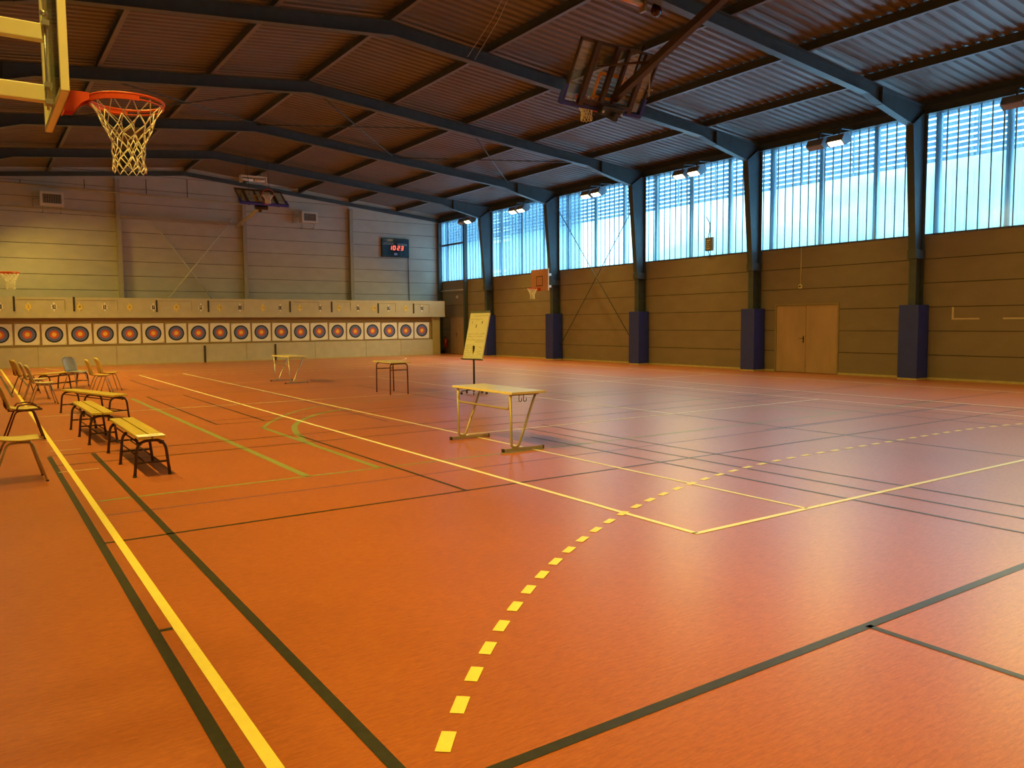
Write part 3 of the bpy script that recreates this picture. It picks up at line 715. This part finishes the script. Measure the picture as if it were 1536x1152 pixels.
# ================================================================== BASKETBALL GOALS
def net_mesh(mb, c, r, h, axis=(0, 0, -1), n=12, cord=.0035, seg=5, rows=7, jitter=.006):
    rnd = random.Random(7); c = Vector(c); ax = Vector(axis).normalized()
    u = Vector((1, 0, 0)) if abs(ax.x) < .9 else Vector((0, 1, 0)); u = (u-ax*u.dot(ax)).normalized(); w = ax.cross(u)
    prof = lambda t: r*(1-.55*min(1, t*1.6)**.8) if t < .62 else r*.45*(1+.04*math.sin(t*20))
    P = {}
    for i in range(rows+1):
        t = (i/rows)**.82
        for j in range(n):
            a = 2*PI*(j+.5*(i % 2))/n+rnd.uniform(-.07, .07)*min(i, 3); rr = prof(t)*(1+rnd.uniform(-1, 1)*jitter*6)
            P[i, j] = c+(u*math.cos(a)+w*math.sin(a))*rr+ax*(h*t+rnd.uniform(-1, 1)*jitter)
    for i in range(rows):
        for j in range(n):
            q = j if i % 2 == 0 else (j+1) % n
            mb.tube([P[i, j], P[i+1, q]], cord, M_NET, seg)
            mb.tube([P[i, j], P[i+1, (q-1) % n]], cord, M_NET, seg)
    for j in range(n):
        a, b = P[rows, j], P[rows, (j+1) % n]; mb.tube([a, (a+b)/2+ax*.035, b], cord, M_NET, seg)
def ring(mb, c, r, tr, m, n=40, nrm='z'):
    mb.tube([(c[0]+r*math.cos(2*PI*i/n), c[1]+r*math.sin(2*PI*i/n), c[2]) for i in range(n)], tr, m, 8, True)

def side_goal(name, label, loc, arms=True):
    """board in the plane x = 0 facing +x; loc = centre of its lower edge"""
    t = thing(name, label, 'basketball goal', loc)
    W_, H_ = .585, 1.05
    g = MB(); g.box(-.022, -.008, -W_+.03, W_-.03, .03, H_-.03, M_GLASS); g.build('backboard_panel', t)
    f = MB()
    f.box(-.045, 0, -W_, -W_+.035, 0, H_, M_FRAMEY); f.box(-.045, 0, W_-.035, W_, 0, H_, M_FRAMEY); f.box(-.045, 0, -W_+.035, W_-.035, 0, .035, M_FRAMEY); f.box(-.045, 0, -W_+.035, W_-.035, H_-.035, H_, M_FRAMEY)
    f.build('backboard_frame', t, .004)
    for z in (.11, .48):
        a = MB(); a.box(XL-loc[0]+.0, -.05, -.035, .035, z-.05, z+.05, M_FRAMEY) if arms else a.box(-1, -.05, -.035, .035, z-.05, z+.05, M_FRAMEY)
        a.build('support_arm', t, .006)
    r = MB(); r.tube([(-.07, -.07, -.0), (-.07, -.07, .58)], .008, M_CHROME); r.box(-.085, -.045, -.11, -.03, .50, .53, M_CHROME); r.box(-.085, -.045, -.11, -.03, .13, .16, M_CHROME); r.box(-.085, -.045, -.11, -.03, .03, .06, M_CHROME)
    r.cyl((-.05, -.07, .58), (-.09, -.07, .58), .018, M_CHROME, 10); r.build('adjusting_rod', t)
    return t
def hoop(parent, c, d, cord=.0035, h=.46, reach=.375, netaxis=(0, 0, -1), rows=7, seg=5, dark=M_ORANGE):
    """rim centred at c, bracket pointing back along -d to the board"""
    c = Vector(c); d = Vector(d).normalized(); s = Vector((-d.y, d.x, 0)); R_ = .225
    m = MB(); ring(m, c, R_, .009, dark); ring(m, c-Vector((0, 0, .028)), R_-.004, .005, dark)
    A0 = math.atan2(-d.y, -d.x); N = 20
    def ap(i, z, rr): a = A0+(-100+200*i/N)*PI/180; return (c.x+rr*math.cos(a), c.y+rr*math.sin(a), c.z+z)
    for i in range(N): m.poly([ap(i, -.004, R_+.006), ap(i+1, -.004, R_+.006), ap(i+1, -.038, R_+.006), ap(i, -.038, R_+.006)], dark); m.poly([ap(i, -.004, R_-.004), ap(i, -.038, R_-.004), ap(i+1, -.038, R_-.004), ap(i+1, -.004, R_-.004)], dark)
    rim = m.build('rim', parent)
    b = MB(); L0 = reach
    for e in (-1, 1):
        P = lambda x, z, e=e: c+d*x+s*(e*.06)+Vector((0, 0, z))
        v = [P(-L0, .012), P(-R_-.0, .012), P(-R_+.0, -.03), P(-R_-.045, -.055), P(-R_-.09, -.115), P(-L0, -.115)]
        v2 = [p+s*(.006*e) for p in v]; n = len(v)
        b.mesh(v+v2, [tuple(range(n)), tuple(range(n, 2*n))[::-1]]+[(j, (j+1) % n, n+(j+1) % n, n+j) for j in range(n)], dark)
    P = lambda x, y, z: c+d*x+s*y+Vector((0, 0, z))
    b.mesh([P(-L0, -.065, .012), P(-R_, -.065, .012), P(-R_, .065, .012), P(-L0, .065, .012), P(-L0, -.065, .004), P(-R_, -.065, .004), P(-R_, .065, .004), P(-L0, .065, .004)], [(0, 1, 2, 3), (7, 6, 5, 4), (0, 4, 5, 1), (1, 5, 6, 2), (2, 6, 7, 3), (3, 7, 4, 0)], dark)
    b.mesh([P(-L0, -.09, .012), P(-L0+.008, -.09, .012), P(-L0+.008, .09, .012), P(-L0, .09, .012), P(-L0, -.09, -.12), P(-L0+.008, -.09, -.12), P(-L0+.008, .09, -.12), P(-L0, .09, -.12)], [(0, 1, 2, 3), (7, 6, 5, 4), (0, 4, 5, 1), (1, 5, 6, 2), (2, 6, 7, 3), (3, 7, 4, 0)], dark)
    b.build('bracket', parent)
    n = MB(); net_mesh(n, c-Vector((0, 0, .022)), R_-.004, h, netaxis, 12, cord, seg, rows); n.build('net', parent)
    return rim
g = side_goal('basketball_goal', 'near orange basketball hoop on a clear backboard with cream arms, top left', (.53, 5.82, 2.94))
hoop(g, (.385, .0, .13), (1, 0, 0), h=.40)
g2 = dup(g, (.53, 25.1, 2.94), 0, 'distant orange hoop and net at the left edge above the targets')

# column goal
t = thing('basketball_goal', 'small salmon backboard with orange hoop fixed to a steel column', 'basketball goal', (20.46, 27.9, 3.0))
m = MB(); m.box(0, .025, -.62, .62, 0, .92, mat('salmon painted board', (.52, .24, .14), .5, var=.05)); m.build('backboard', t, .004)
m = MB()
for a in ((-.24, .24, .60, .63), (-.24, .24, .20, .23)): m.box(-.003, 0, a[0], a[1], a[2], a[3], M_BROWN)
for a in ((-.24, -.21), (.21, .24)): m.box(-.003, 0, a[0], a[1], .23, .60, M_BROWN)
m.build('shooter_square', t)
m = MB(); m.box(0, .03, -.65, -.62, -.01, .93, M_WHITE); m.build('edge_strip', t)
for z in (.12, .62):
    m = MB(); m.box(.03, .20, -.60, -.36, z, z+.10, M_WHITE); m.build('mounting_bracket', t)
m = MB(); m.box(.026, .06, -.5, .5, .2, .26, M_WMET); m.box(.026, .06, -.5, .5, .7, .76, M_WMET); m.build('rear_rail', t)
hoop(t, (-.38, 0, .10), (-1, 0, 0), .005, .40)

# ceiling goals: frame local, board in xz plane facing +y, origin at the centre of the lower edge
def ceiling_goal(label, loc, rx, rz, netaxis, nh):
    t = bpy.data.objects.new('ceiling_goal', None); COL.objects.link(t); t.location = loc; t.rotation_euler = (rx, 0, rz); t.empty_display_size = .1
    tag(t, label, 'basketball goal')
    m = MB(); m.box(-.88, .88, -.008, .008, .03, 1.04, M_GLASS); m.build('backboard_panel', t)
    m = MB(); pl = M_PAD
    m.box(-.93, .93, -.05, .05, -.05, .02, pl); m.box(-.93, -.87, -.05, .05, .02, .30, pl); m.box(.87, .93, -.05, .05, .02, .30, pl); m.build('edge_padding', t, .01)
    m = MB(); st = M_BROWN
    m.box(-.90, -.87, -.04, .01, .3, 1.05, st); m.box(.87, .90, -.04, .01, .3, 1.05, st); m.box(-.90, .90, -.04, .01, 1.02, 1.07, st)
    for x, w_ in ((-.55, .05), (-.10, .04), (.16, .025), (.58, .045)): m.box(x-w_, x+w_, -.09, -.012, .0, 1.05, st)
    m.box(-.6, .62, -.10, -.04, .05, .12, st); m.build('rear_frame', t)
    m = MB(); c_ = mat('amber marking', (.62, .30, .06), .5)
    for a in ((-.295, .295, .55, .60), (-.295, .295, .15, .20)): m.box(a[0], a[1], .0085, .010, a[2], a[3], c_); m.box(a[0], a[1], -.010, -.0085, a[2], a[3], c_)
    for a in ((-.295, -.245), (.245, .295)): m.box(a[0], a[1], .0085, .010, .20, .55, c_); m.box(a[0], a[1], -.010, -.0085, .20, .55, c_)
    m.build('shooter_square', t)
    m = MB(); m.box(-.15, .34, -.22, -.10, -.06, .10, M_BLACK); m.box(.1, .2, -.3, -.08, -.12, .02, M_BLACK); m.cyl((-.12, -.24, .0), (-.12, -.20, .0), .025, M_CHROME); m.cyl((.3, -.24, 0), (.3, -.20, 0), .025, M_CHROME); m.build('hinge_unit', t, .01)
    hoop(t, (-.06, .40, .04), (0, 1, 0), .006, nh, netaxis=netaxis, rows=5)
    return t
th = math.radians(31)
g = ceiling_goal('large basketball backboard with blue padded edge, folded up under the roof, seen from behind', (9.45, 11.0, 5.40), th, 0, (0, -.51, -.86), .34)
def part_world(mb, name, parent):
    """mb in world coordinates, kept there although parented"""
    o = mb.build(name); bpy.context.view_layer.update(); o.parent = parent; o.matrix_parent_inverse = parent.matrix_world.inverted(); return o
bpy.context.view_layer.update()
m = MB(); m.bar((9.62, 10.86, 5.55), (9.55, 5.9, 7.35), .12, .12, M_BROWN); part_world(m, 'mast', g)
m = MB(); m.bar((9.55, 6.05, 7.29), (9.55, 6.05, 8.20), .10, .10, M_BROWN); m.bar((9.1, 6.05, 8.08), (10.0, 6.05, 8.0), .10, .10, M_BROWN); part_world(m, 'hanger', g)
m = MB(); m.tube([(9.02, 10.74, 5.98), (9.56, 9.9, 5.93)], .022, M_BROWN); m.tube([(9.62, 10.4, 5.72), (9.95, 10.45, 6.4)], .022, M_BROWN); part_world(m, 'stay_rod', g)
m = MB(); m.tube(fillet([(9.75, 10.1, 6.02), (9.9, 10.25, 5.7), (10.02, 10.4, 5.55)], .1), .012, M_TAUPE); ring(m, (9.96, 10.3, 5.62), .04, .01, M_TAUPE, 14); part_world(m, 'pull_chain', g)
g = ceiling_goal('distant basketball backboard with blue edge folded up before the far wall', (9.50, 30.7, 6.23), math.radians(52), PI, (0, -.79, -.61), .3)
bpy.context.view_layer.update()
m = MB(); m.bar((9.5, 30.9, 6.2), (10.3, 37.65, 6.12), .10, .10, M_MULL); part_world(m, 'mast', g)
m = MB(); m.tube([(9.9, 31.3, 6.6), (9.9, 31.5, 8.2)], .008, M_BROWN); m.tube([(9.1, 31.3, 6.6), (9.1, 31.5, 8.2)], .008, M_BROWN); part_world(m, 'stay_rod', g)

# lifting cables and roof fittings
tubething('lifting_cable', [(8.55, 11.8, 8.40), (9.45, 14.5, 8.05), (10.15, 16.7, 7.98)], .006, M_MULL, 'thin loose cable hanging below the roof near the ridge, left one of two', 'cable')
tubething('lifting_cable', [(8.62, 11.8, 8.40), (9.58, 14.5, 8.02), (10.35, 16.7, 7.95)], .006, M_MULL, 'thin loose cable hanging below the roof near the ridge, right one of two', 'cable')
t = thing('roof_spotlight', 'amber cylindrical light fitting at the top edge of the photo', 'light fitting', (10.95, 11.85, 7.90))
m = MB(); m.tube([(-.45, 0, -.02), (.28, 0, -.06)], .06, mat('amber lamp tube', (.75, .36, .10), .35, var=.05), 12); m.build('lamp_tube', t)
m = MB(); m.box(.28, .34, -.08, .08, -.20, .12, M_TAUPE); m.box(-.5, -.44, -.08, .08, -.12, .12, M_TAUPE); m.box(-.5, .34, -.03, .03, .12, .16, M_TAUPE); m.bar((-.3, 0, .14), (-.3, 0, .30), .03, .03, M_STEEL); m.bar((.2, 0, .14), (.2, 0, .30), .03, .03, M_STEEL); m.build('holder', t)
t = thing('dome_camera', 'black round dome hanging from the roof at the top edge', 'dome camera', (11.62, 11.85, 7.80))
m = MB(); m.cyl((0, 0, .0), (0, 0, .12), .11, M_BLACK, 20, .08); m.cyl((0, 0, .12), (0, 0, .36), .02, M_BLACK, 8); m.build('body', t)
bm = bmesh.new(); bmesh.ops.create_uvsphere(bm, u_segments=20, v_segments=12, radius=.11); me = bpy.data.meshes.new('dome'); bm.to_mesh(me); bm.free(); me.materials.append(mat('glossy dome', (.05, .01, .01), .08))
for p_ in me.polygons: p_.use_smooth = True
o = bpy.data.objects.new('dome', me); COL.objects.link(o); o.parent = t
t = thing('ceiling_light', 'white twin tube light fitting under the roof above the distant folded backboard', 'light fitting', (10.25, 34.6, 7.78))
m = MB(); m.box(-.55, .55, -.15, .15, .13, .17, M_WMET); m.box(-.55, -.50, -.15, .15, -.12, .13, M_WMET); m.box(.50, .55, -.15, .15, -.12, .13, M_WMET); m.bar((-.3, 0, .17), (-.3, 0, .46), .03, .03, M_STEEL); m.bar((.3, 0, .17), (.3, 0, .42), .03, .03, M_STEEL); m.build('tray', t)
for a, b in ((-.48, -.02), (.06, .48)):
    m = MB(); m.tube([(a, -.05, 0), (b, -.05, 0)], .055, M_WHITE, 12); m.build('tube', t)

# ================================================================== FURNITURE
def bench(label, loc, rz, L_=2.1, low=0):
    """long axis +y from 0 to L_"""
    t = thing('bench', label, 'bench', loc, rz, 'slatted benches')
    for e in (-1, 1):
        m = MB(); m.box(min(e*.010, e*.135), max(e*.010, e*.135), 0, L_, .405, .435, M_WOODY); m.build('seat_plank', t, .004)
    for y in (.06, L_/2, L_-.06):
        m = MB(); m.tube(fillet([(-.175, y, .0), (-.135, y, .385), (.135, y, .385), (.175, y, .0)], .11, 6), .016, M_BROWN, 10)
        m.bar((-.155, y, .15), (.155, y, .15), .02, .02, M_BROWN)
        for e in (-1, 1): m.cyl((e*.175, y, 0), (e*.175, y, .02), .021, M_BLACK, 10)
        m.build('leg_frame', t)
    for e in (-1, 1):
        m = MB(); m.tube([(e*.10, .08, .345), (e*.10, L_-.08, .345)], .009, M_BROWN, 8); m.tube([(e*.12, .06, .37), (e*.10, .14, .335)], .009, M_BROWN, 8); m.build('shelf_rail', t)
        m = MB(); m.tube([(e*.07, .06, .155), (e*.07, L_-.06, .155)], .008, M_BROWN, 8); m.build('stretcher', t)
    return t
bench('nearest two-plank bench with a white sheet on its near end', (1.525, 9.05, 0), 0)
bench('middle bench in line behind the one with the paper', (1.415, 11.98, 0), .02)
a = Vector((2.04, 14.98)); b = Vector((1.43, 17.05))
bench('slanting bench set behind the two in line', (a.x, a.y, 0), math.atan2(-(b.x-a.x), b.y-a.y), 2.1)
bench('farthest bench between the grey chair and the cream chairs', (1.40, 22.95, 0), -math.atan2(.9, 1.15)+.02, 1.75)
t = thing('paper_sheet', 'white printed sheet lying on the near end of the nearest bench', 'paper', (1.525, 9.14, .4352))
m = MB(); m.box(-.135, .135, -.095, .10, 0, .002, M_WHITE); m.build('sheet', t)
m = MB()
for i in range(5): m.box(-.02, .08, -.04+.02*i, -.034+.02*i, .002, .0024, M_INKG)
m.build('print', t)

def shell_seat(mb, m, w=.40, d=.41, z=.44):
    N, K = 8, 10; vs = []
    for lay in (0, -.010):
        for i in range(N+1):
            for j in range(K+1):
                u = i/N; v = -1+2*j/K; x = -d/2+d*u
                ww = w/2*(1-.10*(1-u)) * (1 if u < .85 else 1-.10*((u-.85)/.15)**2)
                zz_ = z+.022*abs(v)**2.5-.030*max(0, u-.7)**1.3-.012*math.sin(u*PI)+.02*(1-u)**4
                vs.append((x, ww*v, zz_+lay))
    n1 = (N+1)*(K+1); fs = []
    for i in range(N):
        for j in range(K):
            a = i*(K+1)+j; fs += [(a, a+1, a+K+2, a+K+1), (n1+a, n1+a+K+1, n1+a+K+2, n1+a+1)]
    for i in range(N):
        for j in (0, K): a = i*(K+1)+j; fs.append((a, a+K+1, n1+a+K+1, n1+a))
    for j in range(K):
        for i in (0, N): a = i*(K+1)+j; fs.append((a, a+1, n1+a+1, n1+a))
    mb.mesh(vs, fs, m, True)
def shell_back(mb, m, w=.39, z0=.455, z1=.83, x0=-.205, lean=.12, ridges=False):
    N, K = 12, 10; vs = []
    for lay in (0, -.010):
        for i in range(N+1):
            for j in range(K+1):
                u = i/N; v = -1+2*j/K
                ww = w/2*(.93+.07*math.sin(u*PI)) * (1 if u < .8 else math.sqrt(max(.12, 1-((u-.8)/.23)**2)))
                x = x0-lean*u**1.15+.045*abs(v)**2+(.004*math.sin(u*40) if ridges else 0); vs.append((x+lay, ww*v, z0+(z1-z0)*u))
    n1 = (N+1)*(K+1); fs = []
    for i in range(N):
        for j in range(K):
            a = i*(K+1)+j; fs += [(a, a+1, a+K+2, a+K+1), (n1+a, n1+a+K+1, n1+a+K+2, n1+a+1)]
    for i in range(N):
        for j in (0, K): a = i*(K+1)+j; fs.append((a, a+K+1, n1+a+K+1, n1+a))
    for j in range(K):
        for i in (0, N): a = i*(K+1)+j; fs.append((a, a+1, n1+a+1, n1+a))
    mb.mesh(vs, fs, m, True)
def chair(label, loc, rz, ms, mf, kind=0):
    """faces +x"""
    t = thing('shell_chair', label, 'chair', loc, rz, 'shell chairs on the left')
    m = MB(); shell_seat(m, ms); m.build('seat', t)
    m = MB(); shell_back(m, ms, ridges=kind == 2); m.build('backrest', t)
    m = MB(); m.tube(fillet([(-.17, -.10, .436), (-.215, -.10, .46), (-.235, -.10, .60)], .04), .011, mf); m.build('back_support', t); m = MB(); m.tube(fillet([(-.17, .10, .436), (-.215, .10, .46), (-.235, .10, .60)], .04), .011, mf); m.build('back_support', t)
    for s in (-1, 1):
        for xa, xf in ((.12, .235), (-.10, -.25)):
            m = MB(); m.tube(fillet([(0.01, s*.15, .418), (xa, s*.155, .415), (xf, s*.205, .0)], .06), .011, mf)
            m.cyl((xf, s*.205, 0), (xf, s*.205, .015), .015, M_BLACK, 10); m.build('leg', t)
    m = MB(); m.bar((.0, -.15, .418), (.0, .15, .418), .02, .012, mf); m.build('cross_bar', t)
    if kind == 1:
        for s in (-1, 1):
            m = MB(); m.tube(fillet([(-.10, s*.20, .42), (-.07, s*.20, .505), (.10, s*.20, .515), (.22, s*.20, .43)], .07), .010, mf); m.tube([(-.2, s*.19, .43), (.22, s*.20, .43)], .010, mf); m.build('side_loop', t)
    return t
chair('nearest yellow shell chair, cut by the left edge of the photo', (.33, 9.66, 0), .04, M_CHAIRS, M_TAUPE)
chair('yellow shell chair with dark red frame and low side loops, left edge', (.55, 13.28, 0), .03, M_CHAIRS, M_RED, 1)
chair('cream shell chair, nearer of the two side by side left of the far bench', (1.17, 19.15, 0), .06, M_CHAIRC, M_CHROME)
chair('cream shell chair standing just behind its twin, left of the far bench', (1.13, 20.6, 0), .0, M_CHAIRC, M_CHROME)
chair('yellow shell chair farthest back on the left, beyond the cream pair', (1.02, 22.5, 0), .3, M_CHAIRS, M_RED)
chair('grey ribbed shell chair turned toward the camera at the far bench', (2.18, 23.3, 0), -.95, M_CHAIRG, M_CHROME, 2)
chair('yellow shell chair right of the grey one, the nearer of two', (2.50, 21.3, 0), .05, M_CHAIRS, M_CHROME)
chair('yellow shell chair right of the grey one, the farther of two', (2.80, 22.2, 0), .12, M_CHAIRS, M_TAUPE)

def desk(label, loc, rz, L_=1.45, D_=.50, top=M_TABLE, fr=M_TAUPE, hooks=True, h=.75):
    """long axis +y 0..L_, width x 0..D_; C-foot frame"""
    t = thing('school_desk', label, 'desk', loc, rz, 'school desks on the court')
    m = MB(); m.box(-.02, D_+.02, 0, L_, h-.03, h, top); m.build('desk_top', t, .004)
    for y in (.09, L_-.09):
        m = MB(); m.tube(fillet([(.02, y, h-.04), (.03, y, .05), (.13, y, .05), (D_-.08, y, h-.04)], .05), .016, fr, 10); m.bar((.02, y, h-.04), (D_-.04, y, h-.04), .03, .02, fr); m.build('leg_frame', t)
        m = MB(); m.box(-.10, D_+.03, y-.022, y+.022, .008, .042, fr); m.box(-.105, -.09, y-.024, y+.024, 0, .044, M_BLACK); m.box(D_+.02, D_+.035, y-.024, y+.024, 0, .044, M_BLACK); m.build('foot_bar', t)
    m = MB(); m.tube(fillet([(.02, .11, h-.06), (.02, .11, h-.22), (.02, L_-.11, h-.22), (.02, L_-.11, h-.06)], .06), .014, fr, 10); m.build('book_rail', t)
    if hooks:
        for y in (.0,):
            for x in (.10, .17):
                m = MB(); m.tube(fillet([(x, -.0+.02, h-.03), (x, .02, h-.12), (x+.04, .02, h-.12), (x+.04, .02, h-.08)], .02), .005, M_BLACK, 6); m.build('bag_hook', t)
    return t
desk('nearest long desk with taupe frame and foot bars, standing on the court', (5.47, 8.02, 0), -.012, 1.50, .48)
desk('farthest small desk with thin grey frame in front of the target wall', (7.08, 21.15, 0), .0, 1.45, .50, fr=M_CHROME, hooks=False)
t = thing('school_table', 'table with dark red tube legs between the two desks', 'table', (8.04, 16.80, 0), -.09)
m = MB(); m.box(-.25, .25, -.60, .60, .72, .745, M_TABLE); m.build('table_top', t, .004)
for s in (-1, 1):
    m = MB(); y = s*.46; m.tube(fillet([(-.215, y, 0), (-.205, y, .70), (.205, y, .70), (.215, y, 0)], .07), .015, M_RED, 10); m.tube([(-.205, y, .56), (.205, y, .56)], .012, M_RED, 8); m.build('leg_frame', t)
m = MB(); m.tube([(-.15, -.46, .70), (-.15, .46, .70)], .012, M_RED); m.tube([(.15, -.46, .70), (.15, .46, .70)], .012, M_RED); m.build('top_rail', t)

t = thing('flipchart', 'tall flipchart on a black castor stand with handwritten yellowish sheet', 'flipchart', (9.33, 15.3, 0), math.radians(-80))
m = MB(); m.cyl((0, .04, .10), (0, .04, 1.1), .022, M_BLACK, 12); m.build('pole', t)
for i in range(5):
    a = 2*PI*i/5+.5; d = Vector((math.cos(a), math.sin(a), 0))
    m = MB(); m.bar(Vector((0, .04, .11)), Vector((0, .04, .08))+d*.30, .035, .022, M_BLACK); lg = m.build('base_leg', t)
    m = MB(); c = Vector((0, .04, .03))+d*.30; s = Vector((-d.y, d.x, 0))*.012; m.cyl(c-s, c+s, .028, M_BLACK, 14); m.bar(c, c+Vector((0, 0, .05)), .02, .02, M_CHROME); m.build('castor', lg)
X = Matrix.Translation((0, 0, .82)) @ Matrix.Rotation(math.radians(-14), 4, 'X')
m = MB(); m.box(-.33, .33, .0, .02, -.02, 1.08, M_WMET, X); m.build('board', t)
m = MB(); m.box(-.34, .34, -.015, .03, 1.05, 1.10, M_BLACK, X); m.build('clamp_bar', t)
m = MB(); m.box(-.34, .34, -.06, .02, -.04, -.02, M_BLACK, X); m.build('pen_tray', t)
m = MB(); m.box(-.32, .32, -.006, -.001, .0, 1.05, M_PAPER, X); m.build('sheet', t)
m = MB(); rnd = random.Random(3)
def scrib(x0, x1, z, k, mt, hh=.018):
    n = int((x1-x0)/.022); pts = [X @ Vector((x0+(x1-x0)*i/n, -.0075, z+rnd.uniform(-hh, hh))) for i in range(n+1)]
    i = 0
    while i < n:
        j = min(n, i+rnd.randint(3, 7)); 
        for q in range(i, j): m.bar(pts[q], pts[q+1], .0015, .006, mt, (0, 0, 1))
        i = j+1
scrib(-.18, .30, .98, 1, M_INKG); scrib(-.28, .12, .90, 1, M_INKG); scrib(-.30, .18, .56, 1, M_INKG); scrib(.2, .3, .58, 1, M_INK, .03); scrib(-.28, .24, .50, 1, M_INKG); scrib(-.28, .28, .42, 1, M_INKG); scrib(0, .28, .38, 1, M_INKG)
for i in range(7): scrib(-.30, .0+.05*(i % 2), .30-.043*i, 1, M_INKG, .012)
for i in range(3): scrib(.12, .28, .16-.04*i, 1, M_INKG, .012)
scrib(.16, .26, .24, 1, M_INK, .04)
for x, s in ((-.20, -1), (.13, 1)): m.bar(X @ Vector((x, -.0075, .80)), X @ Vector((x+.02*s, -.0075, .86)), .002, .022, M_INK, (0, 0, 1))
m.bar(X @ Vector((-.045, -.0075, .70)), X @ Vector((-.035, -.0075, .78)), .002, .035, M_INKG, (0, 0, 1))
m.build('handwriting', t)
